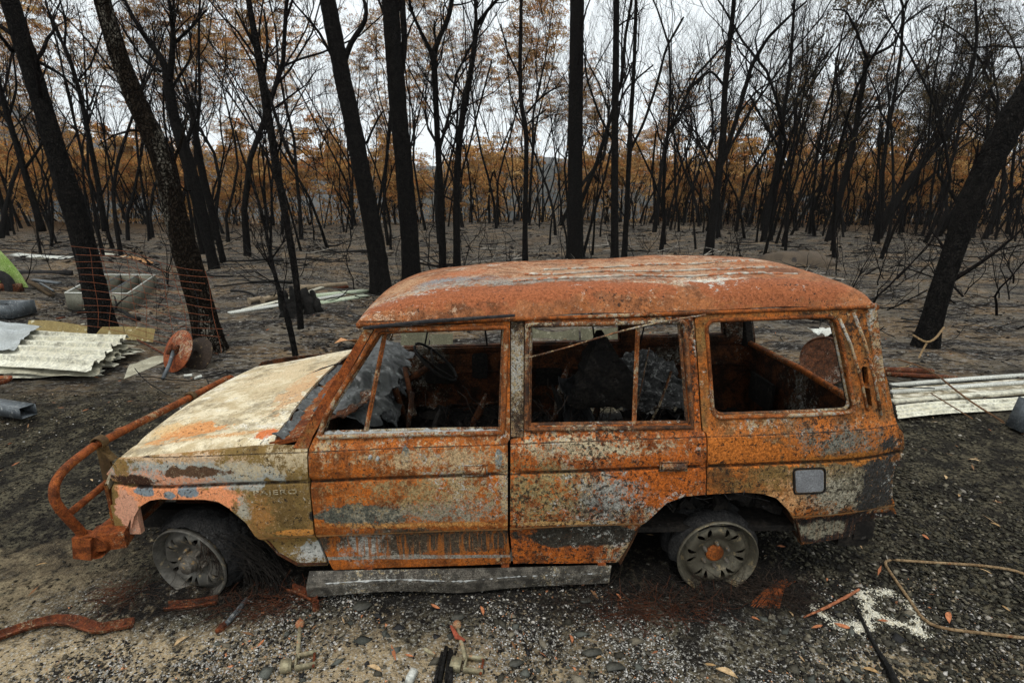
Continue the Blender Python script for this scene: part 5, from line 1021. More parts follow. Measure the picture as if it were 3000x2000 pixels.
m = MB(); m.tube(gp([(395, 796), (430, 830)], .03), .008, 5); solo(m, 'silver_offcut', MWHITE, 'short bright metal offcut left of the rusty disc', 'offcut')
# discs
dc = onY(516, 1033, g2(395, 862)[1]+.18); M = Vector((-.45, -.78, .46)).to_track_quat('Z', 'Y').to_matrix().to_4x4()
dk = empty('rusty_disc', (float(dc[0]), float(dc[1]), 0), 'rust-orange dished steel disc propped on edge with a grey shaft through it', 'disc')
m = MB(); m.lathe([(.055, .0), (.10, .012), (.17, .008), (.225, -.015), (.232, -.018), (.232, -.026), (.225, -.024), (.17, -.002), (.10, .004), (.055, -.010)], 44, (0, 0, float(dc[2])), M, closed=True); m.build('plate', MRUSTO, dk, angle=40)
m = MB(); R3 = np.array(M.to_3x3()); hub0 = np.array([0, 0, float(dc[2])])
m.box(hub0+R3@np.array([.01, .03, .02]), (.09, .06, .05), M.to_3x3()); m.box(hub0+R3@np.array([-.03, .0, .04]), (.03, .12, .05), M.to_3x3()); m.lathe([(.03, -.01), (.05, 0), (.05, .03), (.03, .03)], 16, hub0, M); m.build('hub_bracket', MRUSTD, dk, False)
m = MB(); tip = g2(378, 868, .02)-np.array([dc[0], dc[1], 0]); m.tube([hub0+R3@np.array([0, 0, .02]), hub0*.5+np.array(tip)*.5, tip], .019, 10); m.build('shaft', MGREYM, dk, angle=None); dk.scale = (1.12, 1.12, 1.12)
dc2 = onY(575, 1040, g2(430, 850)[1]+.12); m = MB(); m.lathe([(0, 0), (.05, .01), (.05, .02), (.2, .012), (.232, -.01), (.232, -.02), (.2, 0), (0, -.01)], 40, dc2, Vector((-.3, -.8, .5)).to_track_quat('Z', 'Y').to_matrix().to_4x4()); solo(m, 'dark_disc', mottled('dark_disc_rust', (.05, .035, .025), (.025, .02, .017), (.14, .10, .05), sc=12), 'dark brown steel disc behind the rust-orange one', 'disc')
# wire mesh
Ym = g2(250, 772)[1]-.45; cs = [onY(px, py, yy_) for px, py, yy_ in ((208, 723, Ym), (602, 782, g2(490, 812)[1]-.40), (655, 1022, g2(490, 812)[1]-.5), (240, 962, Ym-.1))]
ms_ = empty('wire_mesh_panel', (float(cs[3][0]), Ym, 0), 'sagging rusty welded wire mesh panel in front of the two leaning trunks', 'wire mesh'); of = np.array([cs[3][0], Ym, 0])
def mp(u, v, k=0): p = (cs[0]*(1-u)+cs[1]*u)*(1-v)+(cs[3]*(1-u)+cs[2]*u)*v; p = p-of; p[1] += .10*math.sin(u*5+.5)+.05*math.sin(v*4); p[2] += .03*math.sin(u*math.pi*1.5+v)-.015*math.sin(u*9+k); return p
for i in range(12):
    m = MB(); m.tube([mp(u, i/11, i) for u in np.linspace(-.02+.02*math.sin(i*2.), 1+.05*math.sin(i*1.7), 16)], .0034, 5, cap=False); m.build('wire', MMESH, ms_, angle=None)
for i in range(11):
    k0 = 0 if i % 3 else .0; m = MB(); m.tube([mp(i/10+.012*math.sin(v*7+i*2)*(1 if i else 0), v, 0)+np.array([0, .006, 0]) for v in np.linspace(k0, 1 if i % 4 else .9, 12)], .003, 5, cap=False); m.build('wire', MMESH if i % 3 else MBLACK, ms_, angle=None)
# partitioned metal frame box
p0, p1, p2, p3 = g2(158, 714), g2(300, 716), g2(362, 665, .0), g2(236, 664)
fb = empty('metal_frame_box', (float(p0[0]), float(p0[1]), 0), 'open-topped drab metal box with three dividers lying behind the wire mesh', 'metal box'); fo = np.array([p0[0], p0[1], 0]); Hh = .34
def wall(a, b, h0, h1, nm): 
    a = np.array(a)-fo; b = np.array(b)-fo; d = nrm(b-a); n_ = np.array([-d[1], d[0], 0])*.008; m = MB()
    V = [a+n_, b+n_, b-n_, a-n_]; m.add([v+[0, 0, h0] for v in V]+[v+[0, 0, h1] for v in V], [(3, 2, 1, 0), (4, 5, 6, 7), (0, 1, 5, 4), (1, 2, 6, 5), (2, 3, 7, 6), (3, 0, 4, 7)]); m.build(nm, MGALV, fb, False)
    m = MB(); m.tube([a+[0, 0, h1], b+[0, 0, h1]], .015, 4); m.build('rim', MGREYM if nm == 'divider' else MWHITE, fb, False)
for a, b in ((p0, p1), (p1, p2), (p2, p3), (p3, p0)): wall(a, b, 0, Hh, 'side')
for t in (.36, .68): wall(p0*(1-t)+p1*t, p3*(1-t)+p2*t, 0, Hh-.003, 'divider')
m = MB(); m.box(((p0+p1+p2+p3)/4-fo)+[0, 0, .03], (1.0, .8, .01)); m.build('bottom', MGALV, fb, False)
m = MB(); m.tube([g2(188, 715, .0)+[0, -.02, .0], onY(222*K, 640*K+60, p0[1]-.03), onY(218*K, 688*K, p0[1]-.05), onY(214*K, 713*K, p0[1]-.04)], .005, 5); solo(m, 'string', mottled('cord', (.55, .52, .30), (.4, .38, .2), sc=10), 'thin pale cord hanging over the drab metal box', 'cord')
# far left clutter
def plank(pl, w_, h, name, mat, label, cat='plank', r=None, roll=0., group=None):
    P = gp(pl, h/2+.005); P = np.array(P); a = nrm(P[-1]-P[0]); n_ = nrm(np.array([-a[1], a[0], 0])); m = MB(); V = []; k = len(P)
    for p in P:
        for s1, s2 in ((-1, -1), (1, -1), (1, 1), (-1, 1)): q = n_*s1*w_/2+np.array([0, 0, s2*h/2]); V.append(p+q*math.cos(roll)+np.cross(a, q)*math.sin(roll))
    F = [(0, 3, 2, 1), tuple((k-1)*4+i for i in (0, 1, 2, 3))]+[(i*4+j, i*4+(j+1) % 4, (i+1)*4+(j+1) % 4, (i+1)*4+j) for i in range(k-1) for j in range(4)]
    m.add(V, F); return solo(m, name, mat, label, cat, group, smooth=False)
plank([(-20, 588), (30, 584), (70, 590), (120, 600), (172, 606)], .30, .02, 'white_sheet', MWHITE, 'long rippled white sheet at far left below the leaning trunk', 'metal sheet', roll=.25)
plank([(0, 606), (130, 604)], .10, .02, 'pale_strip', MCREAM2, 'narrow pale strip lying under the long white sheet', 'strip')
plank([(232, 592), (290, 602)], .22, .02, 'pale_board', MCREAM, 'pale board just right of the thick left trunk', roll=.2)
plank([(285, 600), (330, 603), (346, 606)], .20, .03, 'scorched_board', mottled('orange_board', (.56, .30, .13), (.34, .17, .08), sc=9), 'orange scorched board behind the wire mesh top', roll=.2)
plank([(30, 640), (165, 645)], .16, .12, 'dark_beam', MBLACK, 'dark beam on the ground left of the thick trunk', 'beam')
plank([(80, 660), (138, 662)], .14, .04, 'dark_channel', MGREYM, 'short dark channel lying before the dark beam', 'channel')
m = MB(); m.tube(gp([(22, 618), (125, 680)], .06)+[], .022, 6); solo(m, 'metal_pole', MGREYM, 'grey pole slanting down by the green panel', 'pole')
plank([(30, 640), (60, 660), (122, 688)], .10, .06, 'burnt_plank', mottled('burnt_plank', (.05, .035, .02), (.12, .08, .04), sc=9), 'burnt brown plank slanting beneath the grey pole')
plank([(-30, 690), (55, 686)], .22, .16, 'rusty_box_beam', MRUSTD, 'rusty box beam end at the far left edge', 'beam')
m = MB(); m.grid(lambda u, v: onY((-70+(55+62*v+20*math.sin(v*2))*u)*K, (560+88*v+12*u*v)*K, g2(20, 680)[1]-.25*math.sin(u*2))+np.array([0, .0, .0]), 12, 12, .02); solo(m, 'green_metal_sheet', MLIME, 'lime green curved panel at the left edge of the picture', 'panel')
tl = g2(10, 690); m = MB(); m.lathe([(.19, -.08), (.29, -.09), (.33, -.05), (.33, .05), (.29, .09), (.19, .08)], 32, (tl[0]-.15, tl[1]+.1, .28), Matrix.Rotation(math.pi/2, 4, 'X'), closed=True); solo(m, 'old_tyre', MTYRE, 'black tyre standing under the green panel', 'tyre')
tr_ = g2(12, 725); ty = empty('grey_tray', (float(tr_[0]), float(tr_[1]), 0), 'grey metal tray at the left edge above the sheet heap', 'tray')
for dx, dy, sx, sy in ((0, -.25, .7, .02), (0, .25, .7, .02), (-.34, 0, .02, .48), (.34, 0, .02, .48)): m = MB(); m.box((dx, dy, .12), (sx, sy, .24)); m.build('side', MGREYM, ty, False)
m = MB(); m.box((0, 0, .02), (.66, .47, .02)); m.build('bottom', MBLACK, ty, False)
# box channel at left edge
A_, B_ = g2(-60, 937, .05), g2(68, 957, .05); d = nrm(B_-A_); n_ = np.array([-d[1], d[0], 0]); m = MB()
for s1, s2, a, b in ((0, 1, .13, .006), (0, -1, .13, .006), (1, 0, .006, .10), (-1, 0, .006, .10)):
    c = (A_+B_)/2+n_*s1*.065+np.array([0, 0, .055+s2*.05]); m.box(c, (np.linalg.norm(B_-A_), a-(.004 if s1 == 0 else 0), b), Matrix(np.column_stack([d, n_, [0, 0, 1]]).tolist()))
solo(m, 'box_section', MGREYM, 'grey steel box section with rust-nicked open end at the left edge', 'steel section', smooth=False)
m = MB(); t_ = g2(-5, 880, .03); m.lathe([(.10, 0), (.125, .02), (.13, .05), (.12, .05), (.10, .02)], 28, t_); solo(m, 'orange_ring', MRUSTO, 'small orange rusted ring at the left edge below the sheets', 'ring')
for i, (x, y, a) in enumerate(((432, 862, .3), (455, 866, 1.2))):
    c = g2(x, y, .02); m = MB(); m.tube([c-[.04*math.cos(a), .04*math.sin(a), 0], c+[.04*math.cos(a), .04*math.sin(a), 0]], .017, 10); solo(m, 'white_pipe_stub', MWHITE, ('white pipe stub nearest the rusty disc', 'right-hand white pipe stub above the bull bar')[i], 'pipe', 'white pipe stubs')
# boards by the stump
plank([(528, 729), (700, 706), (790, 690)], .16, .03, 'white_board', MWHITE, 'long white board sloping behind the burnt stump', group='pale boards by the stump')
plank([(560, 722), (650, 700), (742, 678)], .10, .03, 'white_board', MCREAM, 'narrow cream board behind the long white one', group='pale boards by the stump')
plank([(725, 697), (842, 676)], .20, .06, 'green_board', MPALEG, 'pale green board right of the burnt stump', group='pale boards by the stump')
plank([(735, 714), (842, 687)], .18, .03, 'green_board', MPALEG, 'pale green and white board nearest the thick trunk', group='pale boards by the stump', roll=.1)
plank([(600, 692), (800, 668)], .06, .05, 'brown_batten', MRUSTD, 'brown batten behind the pale boards', 'batten')
for i, (a, b, lb) in enumerate((((573, 700), (600, 696), 'short pale bell-ended pipe left of the stump'), ((604, 700), (640, 693), 'buff pipe length beside the bell-ended one'), ((690, 684), (796, 664), 'long buff pipe behind the boards'))):
    P = gp([a, b], .06); m = MB(); m.tube([P[0], P[0]*.8+P[1]*.2, P[1]], [.075, .055, .055], 14); solo(m, 'clay_pipe', mottled('buff_pipe', (.34, .27, .18), (.20, .15, .10), sc=8), lb, 'pipe')
def stump(x0, y0, label, tops, seed, wd):
    b = g2(x0, y0); e_ = empty('burnt_stump', (float(b[0]), float(b[1]), 0), label, 'stump'); rg = np.random.default_rng(seed); off = np.array([b[0], b[1], 0])
    for pl in tops:
        P, R = path3(pl, float(b[1])); P = P-off; m = MB(); Q, r = smoothp(P, R, .05); Q = Q+rg.normal(0, .012, Q.shape); m.tube(Q, r, 12, jit=.22, rj=rg); m.build('shard', MCHAR, e_, angle=50)
stump(672, 742, 'jagged charred stump half just behind the spindly tree', [[(668, 748, 50), (665, 715, 40), (660, 690, 26), (648, 668, 10)], [(676, 748, 36), (680, 710, 30), (674, 680, 20), (668, 656, 8)], [(655, 735, 20), (645, 700, 14), (640, 672, 5)]], 1, .3)
stump(712, 738, 'leaning hollow charred stump half right of the curved tree', [[(722, 742, 40), (715, 715, 40), (706, 690, 36), (696, 662, 14)], [(730, 735, 30), (728, 700, 22), (716, 668, 10)]], 2, .3)
# orange sheet and pale curved sheets behind the car
m = MB(); m.grid(lambda u, v: onY((768+75*u)*K, (788+ (-16+ 4*u)*(1-v)*u*1.0+(30*u)*v)*K, 4.6)+np.array([0, .3*v, .01*math.sin(u*5)]), 10, 8, .004); solo(m, 'orange_sheet', mottled('orange_paint_sheet', (.66, .34, .16), (.50, .24, .10), sc=6), 'pointed orange painted sheet beyond the bonnet by the windscreen', 'metal sheet')
def curvsheet(x0, x1, y0, y1, name, lb, dip):
    A_, B_ = g2(x0, y0), g2(x1, y1); m = MB(); m.grid(lambda u, v: A_*(1-u)+B_*u+np.array([0, .10*v, .02+(.17-dip*math.sin(math.pi*u))*v]), 30, 5, .004); solo(m, name, mottled(name+'_paint', (.13, .125, .08), (.08, .075, .05), (.18, .17, .12), sc=6), lb, 'metal sheet')
curvsheet(1215, 1330, 782, 784, 'drab_sheet', 'drab curved sheet seen through the rear door window', .08); curvsheet(1335, 1440, 786, 780, 'drab_sheet', 'second drab sheet right of the first, seen through the windows', .03)
curvsheet(920, 985, 800, 800, 'olive_sheet', 'olive bent sheet seen beyond the steering wheel', -.05); curvsheet(988, 1040, 802, 800, 'olive_sheet', 'flat olive sheet right of the bent one behind the car', .0)
# rusty drum with white crust seen through the quarter window
c = g2(1912, 866); dr = empty('rusty_drum', (float(c[0]), float(c[1]), 0), 'rusty drum on its side behind the rear quarter window', 'drum'); m = MB()
m.lathe([(0, -.30), (.25, -.30), (.27, -.29), (.275, -.27), (.262, -.26), (.262, 0), (.27, .01), (.262, .02), (.262, .26), (.275, .27), (.27, .29), (.25, .27), (0, .26)], 36, (0, 0, .25), Matrix.Rotation(-.95, 4, 'Z')@Matrix.Rotation(math.pi/2, 4, 'X')); m.build('shell', rust('drum_rust', (.16, .07, .04), (.07, .035, .022), bright=.2, sand=.3, flake=.5, black=.3, seed=61, fsc=2, sandc=(.34, .25, .18)), dr, angle=40)
crumple('white_crust', lambda u, v: (-.25+.5*u, -.12+.3*v, .53+.02*math.sin(u*6)), 20, 10, .05, 15, MWHITE, dr, 10)
# roofing channels, right
chn = [((2046, 889), (2420, 862), .05, 'rearmost white roofing rib'), ((2048, 905), (2420, 878), .05, 'second white roofing rib from the back'), ((2052, 927), (2420, 898), .07, 'third white roofing rib from the back')]
for (x0, y0), (x1, y1), w2, lb in chn: plank([(x0, y0), ((x0+x1)/2, (y0+y1)/2-1), (x1, y1)], w2, .035, 'roofing_rib', MWHITE if w2 < .06 else MCREAM, lb+' right of the tailgate', 'roofing strip', group='white roofing ribs by the tailgate')
A4 = [g2(2056, 934, .02), g2(2440, 905, .02), g2(2440, 930, .02), g2(2062, 963, .02)]
def rs(u, v):
    p = (A4[0]*(1-u)+A4[1]*u)*(1-v)+(A4[3]*(1-u)+A4[2]*u)*v; return p+np.array([0, 0, .01+.018*(abs((v*3) % 1-.5) < .2)+.01*math.sin(u*7)])
m = MB(); m.grid(rs, 40, 30, -.004); solo(m, 'roofing_sheet', MCREAM, 'wide cream ribbed roofing sheet nearest the gravel at right', 'roofing sheet', angle=30)
A5 = [g2(2048, 893), g2(2420, 866), g2(2420, 902), g2(2054, 930)]
m = MB(); m.grid(lambda u, v: (A5[0]*(1-u)+A5[1]*u)*(1-v)+(A5[3]*(1-u)+A5[2]*u)*v+np.array([0, 0, .006]), 20, 10, .003); solo(m, 'roofing_sheet', mottled('dirty_roof_sheet', (.30, .26, .17), (.16, .14, .10), (.55, .52, .42), sc=9, th=.52, stretch=(.4, 1, 1)), 'soil-covered flat roofing sheet beneath the white ribs', 'roofing sheet')
plank([(2030, 856), (2140, 860)], .07, .05, 'rusty_angle_bar', MRUSTD, 'rusty angle bar behind the white roofing ribs', 'bar'); plank([(2035, 864), (2195, 873)], .05, .04, 'rusty_angle_bar', MRUSTD, 'longer rusty angle bar touching the rearmost rib', 'bar')
m = MB(); m.tube(smoothp(np.array(gp([(2060, 842), (2100, 852), (2150, 875), (2185, 905), (2230, 940), (2300, 985)], .07)), np.full(6, .01), .1)[0], .010, 6); solo(m, 'fallen_vine', MTAN, 'long brown vine stem lying across the white roofing', 'vine')
m = MB(); m.tube(gp([(2135, 915), (2230, 975)], .06), .006, 5); solo(m, 'thin_stick', MTAN, 'thin stick below the vine on the cream roofing', 'stick')
tb = g2(2122, 800); yt = tb[1]-.36; m = MB(); P = [onY(x*K, y*K, yt-d) for x, y, d in ((2098, 770, -.2), (2108, 776, .02), (2130, 789, .06), (2150, 776, .04), (2168, 752, -.2))]; m.tube(smoothp(np.array(P), np.full(5, .015), .05)[0], .014, 6)
P = [onY(x*K, y*K, yt-d) for x, y, d in ((2128, 789, .08), (2118, 806, .12), (2108, 828, .2))]+[g2(2085, 842, .02), g2(2062, 845, .02)]; m.tube(smoothp(np.array(P), np.full(5, .012), .05)[0], .012, 6); solo(m, 'tied_cord', mottled('tan_cord', (.30, .20, .10), (.18, .12, .06), sc=20), 'tan cord knotted round the foot of the thick right trunk', 'cord')
gi = g2(2348, 990); m = MB(); m.box((gi[0]+.05, gi[1], .14), (.22, .16, .28), Matrix.Rotation(.2, 4, 'Y')); m.box((gi[0]-.05, gi[1]-.1, .07), (.05, .04, .14)); solo(m, 'grey_fitting', MGREYM, 'grey metal fitting at the right edge of the gravel', 'metal fitting', smooth=False)
# foreground metal
def ribbon(pl, w_, th_, name, mat, label, cat, z=.02, arch=0., **k):
    P = np.array([g2(x, y) for x, y in pl]); Q, _r = smoothp(P, np.full(len(P), 1.), .02); t = np.linspace(0, 1, len(Q)); Q[:, 2] += z+arch*np.sin(math.pi*t); m = MB(); m.tube(Q, th_, 8, flat=w_/th_, up=(0, 0, 1)); return solo(m, name, mat, label, cat, angle=40)
def lstrip(pl, w_, name, label, cat, z0=.012, arch=0., thick=.008, lip=.02, n_=2):
    P = np.array([g2(x, y) for x, y in pl]); Q, _r = smoothp(P, np.full(len(P), 1.), .02); T = np.gradient(Q, axis=0); T /= np.linalg.norm(T, axis=1)[:, None]; Nn = np.stack([-T[:, 1], T[:, 0], 0*T[:, 0]], 1); t = np.linspace(0, 1, len(Q)); k = len(Q)
    Q[:, 2] += z0+arch*np.sin(math.pi*t)
    m = MB(); m.grid(lambda u, v: (lambda i: Q[i]+Nn[i]*w_*(v-.5)+np.array([0, 0, lip*(abs(v-.5)*2)**6]))(int(round(u*(k-1)))), k-1, 12, thick); 
    return solo(m, name, MRUSTD, label, cat, angle=40)
lstrip([(-40, 1482), (60, 1450), (120, 1436), (170, 1438), (225, 1456), (308, 1437)], .045, 'bent_rust_strip', 'long wavy rust-brown metal strip at the bottom left', 'metal strip', arch=.012)
lstrip([(384, 1403), (440, 1399), (500, 1388)], .042, 'rust_strip', 'short straight rust-brown strip below the front wheel', 'metal strip', z0=.02)
lstrip([(668, 1364), (700, 1374), (724, 1388)], .036, 'hooked_strap', 'rust-brown strap ending in a tube by the side step', 'strap', z0=.03)
c = g2(726, 1400); m = MB(); m.lathe([(.012, 0), (.017, 0), (.017, .05), (.012, .05)], 16, c, closed=True); solo(m, 'short_tube', MRUSTD, 'short upright rusty tube at the end of the hooked strap', 'tube')
m = MB(); m.tube(gp([(520, 1440), (545, 1412), (566, 1384)], .018), [.012, .014, .012], 10); m2 = MB(); solo(m, 'grey_rod', MGREYM, 'grey rod stub between the strips below the front wheel', 'rod')
m = MB(); m.tube(gp([(496, 1455), (510, 1446), (524, 1432)], .012), [.010, .018, .012], 8, jit=.2); solo(m, 'rust_lump', MRUSTD, 'rust-brown lump at the lower end of the grey rod', 'scrap')
m = MB(); m.tube(gp([(566, 1384), (582, 1390)], .02), .003, 5); solo(m, 'bolt', MALUM, 'thin bright bolt at the top of the grey rod', 'bolt')
def clamp(hx, hy, bx, by, label, seed, rot):
    A_, B_ = g2(hx, hy), g2(bx, by); off = np.array([B_[0], B_[1], 0]); e_ = empty('clamp', (float(B_[0]), float(B_[1]), 0), label, 'clamp', 'tan seat clamps lying before the car'); d = nrm(B_-A_); a = math.atan2(d[1], d[0])
    m = MB(); m.tube([A_-off+[0, 0, .02], (A_+B_)/2-off+[0, 0, .022], B_-off+[0, 0, .022]-d*.02], [.008, .0095, .009], 10); m.build('stem', MBONE, e_, angle=None)
    m = MB(); m.lathe([(0, .020), (.014, .018), (.020, .008), (.021, -.006), (.016, -.016), (.010, -.02)], 14, A_-off+[0, 0, .024], Matrix.Rotation(a, 4, 'Z')@Matrix.Rotation(1.2, 4, 'Y')); m.build('cup', rust('cup_rust%d' % seed, (.45, .17, .08), (.3, .15, .08), bright=.3, sand=.5, flake=.3, black=.2, seed=70+seed, fsc=5), e_, angle=40)
    Rz = Matrix.Rotation(rot, 4, 'Z'); R3 = np.array(Rz.to_3x3()); c = B_-off+np.array([0, 0, .02])
    for (x, y, sx, sy, sz) in ((0, .033, .085, .006, .028), (0, -.033, .085, .006, .028), (-.040, 0, .006, .066, .028)): m = MB(); m.box(c+R3@np.array([x+.035, y, 0]), (sx, sy, sz), R3); m.build('bracket_plate', MBONE, e_, False)
    m = MB(); m.tube([c+R3@np.array([.07, -.045, .0]), c+R3@np.array([.07, .045, .0])], .006, 8); m.build('pin', MRUSTD, e_, angle=None)
    m = MB(); m.box(c+R3@np.array([-.045, -.012, .004]), (.045, .05, .032), R3); m.build('block', MBONE, e_, False)
clamp(690, 1442, 684, 1528, 'left tan clamp with U bracket and rust-capped stem', 1, .25)
clamp(1050, 1444, 1072, 1532, 'right tan clamp with open U bracket beside the charred wood', 2, -.15)
rg = np.random.default_rng(4)
cw = empty('charred_wood', tuple(map(float, g2(1025, 1545))), 'cracked charred wood block between the two clamps, nearer the right one', 'wood'); 
for i in range(5): m = MB(); m.box((rg.normal(0, .004)-.03+.015*i, .03*math.sin(i), .016), (.014, .17+.03*math.sin(i*3), .03+.01*math.sin(i*2)), Matrix.Rotation(.04*i-.1, 4, 'Z')); m.build('sliver', MCHAR, cw, False)
m = MB(); m.tube(gp([(975, 1494), (1000, 1508)], .012), .008, 10); solo(m, 'small_tube', MBONE, 'small tan tube left of the charred wood', 'tube')
m = MB(); m.tube(gp([(1036, 1448), (1050, 1474), (1068, 1482)], .03), [.003, .007, .003], 6, flat=2); solo(m, 'red_scrap', mottled('red_scrap', (.36, .09, .05), (.24, .06, .03), sc=20), 'curled red-brown scrap leaning on the right clamp', 'scrap')
m = MB(); c = g2(945, 1550, .02); m.box(c, (.035, .07, .03), Matrix.Rotation(-.3, 4, 'Z'), .7); solo(m, 'white_chunk', MWHITE, 'white angular chunk at the bottom edge left of the charred wood', 'chunk', smooth=False)
# bent rod frame at right
m = MB(); P = gp([(2400, 1345), (2340, 1316), (2300, 1308), (2240, 1301), (2150, 1296), (2045, 1289), (2033, 1290), (2030, 1297), (2045, 1320), (2080, 1370), (2120, 1428), (2145, 1443), (2200, 1452), (2360, 1470), (2420, 1475)], .012); m.tube(smoothp(np.array(P), np.full(len(P), 1.), .03)[0], .0075, 8); solo(m, 'bent_rod', MROD, 'long brown rod bent into an open corner on the gravel at right', 'rod')
m = MB(); m.tube(gp([(1845, 1422), (1900, 1398), (1945, 1374), (1972, 1358)], .014), [.004, .007, .008, .006], 8); solo(m, 'red_stick', mottled('red_bark', (.40, .15, .07), (.24, .08, .04), sc=16), 'red-brown curved stick across the cream powder', 'stick')
m = MB(); m.tube(gp([(1958, 1385), (1985, 1440), (2010, 1490), (2040, 1540), (2058, 1580)], .012), [.003, .008, .010, .016, .018], 8, jit=.12); solo(m, 'charred_stick', MCHAR, 'long charred stick pointing at the camera on the right', 'stick')
m = MB(); m.tube(gp([(955, 1308), (1110, 1370), (1180, 1395)], .008), [.003, .004, .002], 5); solo(m, 'thin_twig', MCHAR, 'thin dark twig on the gravel just in front of the side step', 'twig')
# slates
for i, (x, y, s_, a, lb) in enumerate(((830, 1392, .055, .2, 'pointed grey slate before the middle of the side step'), (1052, 1418, .04, 1., 'dark slate flake right of the pointed one'), (1185, 1524, .035, 2., 'greenish slate right of the right clamp'), (1360, 1498, .05, .6, 'broad olive slate alone on the gravel'), (1412, 1530, .05, 1.3, 'olive grey slate slightly right of the broad one'), (1345, 1380, .03, 1.6, 'small brown slate mid foreground'))):
    c = g2(x, y, .008); n_ = 7; rg = np.random.default_rng(i+40); R_ = [s_*rg.uniform(.6, 1.1) for _ in range(n_)]; V = [(c[0]+R_[j]*math.cos(j*6.28/n_+a), c[1]+R_[j]*.6*math.sin(j*6.28/n_+a), c[2]+h) for h in (0, .008) for j in range(n_)]
    m = MB(); m.add(V, [tuple(range(n_))[::-1], tuple(range(n_, 2*n_))]+[(j, (j+1) % n_, n_+(j+1) % n_, n_+j) for j in range(n_)]); solo(m, 'slate', MSLATE, lb, 'stone', 'slates on the gravel', smooth=False)
# leaves
def leafmesh():
    m = MB(); m.grid(lambda u, v: ((u-.5)*.075, (v-.5)*.022*math.sin(math.pi*min(max(u, .02), .98))**.8+.006*math.sin(u*3), .004+.006*abs(v-.5)+.006*math.sin(u*3.1)), 10, 4); return np_mesh('leaf', np.vstack(m.v), m.f, None)
LP = [(418, 1477, 1, 1.3, 'round tan leaf left of the rust strips'), (832, 1300+118, 0, .5, ''), (1730, 1425, 0, 1., 'red-brown leaf left of the cream powder'), (1876, 1443, 0, 1.1, 'red-brown leaf lying on the cream powder'), (1935, 1440, 0, 1.2, 'bright orange leaf beside the charred stick'), (1668, 1550, 1, 1.5, 'pink-orange leaf scrap at the bottom edge'), (2170, 1098, 1, 1., 'pale leaf high on the dark gravel'), (2238, 1060, 1, 1.3, 'curled pale leaf right of the rear body corner'), (2200, 1140, 2, .9, 'tan leaf below the curled pale one'), (2126, 1236, 0, 1.1, 'orange leaf on the gravel behind the rear bumper'), (2285, 1208, 2, 1., 'dark tan leaf at right of the gravel'), (1815, 1412, 1, .7, 'small cream leaf at the tip of the powder line'), (2180, 1422, 0, 1.4, 'brown leaf caught on the bent rod'), (2262, 1315, 1, 1., 'pale leaf inside the bent rod corner'), (2000, 1545, 2, 1.1, 'curled tan leaf below the charred stick'), (262, 1083, 0, .9, ''), (210, 1105, 1, .7, 'tiny pale leaf inside the bull bar loop'), (860, 1540, 1, 1.2, 'pale orange leaf fragment right of the left clamp'), (1107, 1405, 0, .9, 'orange leaf mid foreground'), (1376, 1513, 2, .6, ''), (940, 1508, 0, .7, 'small orange leaf left of the small tube'), (1000, 1395, 0, .9, 'orange chip-like leaf before the side step'), (1420, 1372, 0, .7, ''), (1310, 1470, 0, .9, 'small red leaf near the middle of the foreground'), (2310, 1400, 2, .8, 'tan leaf at far right near the bent rod'), (140, 1180, 0, 1., 'thin orange leaf left of the bull bar'), (95, 1300, 2, .9, 'tan leaf on the brown dirt at lower left'), (600, 1480, 0, .8, ''), (1188, 1585, 0, 1., ''), (1630, 1530, 2, .9, 'dull tan leaf near the bottom centre right')]
rg = np.random.default_rng(12); ml = [leafmesh() for _ in range(3)]
for q, mt in zip(ml, MLF): q.materials.append(mt)
for x, y, k, s_, lb in LP:
    c = g2(x, y); o = link(bpy.data.objects.new('dry_leaf', ml[k])); o.location = (c[0], c[1], zat(c[0], c[1])+.006); o.rotation_euler = (rg.normal(0, .15), rg.normal(0, .15), rg.uniform(0, 6.28)); o.scale = (s_*.8,)*3
    tag(o, lb or 'small dry reddish leaf lying loose on the gravel', 'leaf', 'dry leaves scattered on the gravel')
V = []; C = []; Fl = []
k = 700; xs__ = rg.uniform(-4, 8, k); ys__ = rg.uniform(-.9, 9, k)**1.0
for i in range(k):
    a = rg.uniform(0, 6.28); L = rg.uniform(.015, .045); w2 = L*.18; x, y = xs__[i], ys__[i]; z = zat(x, y)+.008; d = np.array([math.cos(a), math.sin(a), rg.normal(0, .2)]); n_ = np.array([-math.sin(a), math.cos(a), rg.normal(0, .3)])
    p = np.array([x, y, z+.004]); V += [p-d*L, p+n_*w2+[0, 0, .003], p+d*L, p-n_*w2]; Fl.append((4*i, 4*i+1, 4*i+2, 4*i+3)); C += [[(.34, .13, .06), (.42, .28, .15), (.22, .12, .06)][rg.integers(3)]]*4
o = link(bpy.data.objects.new('leaf_litter', np_mesh('leaf_litter', V, Fl, MCHIP, False, cols=np.array(C)))); tag(o, 'tiny dry leaf scraps strewn over the yard', kind='stuff')
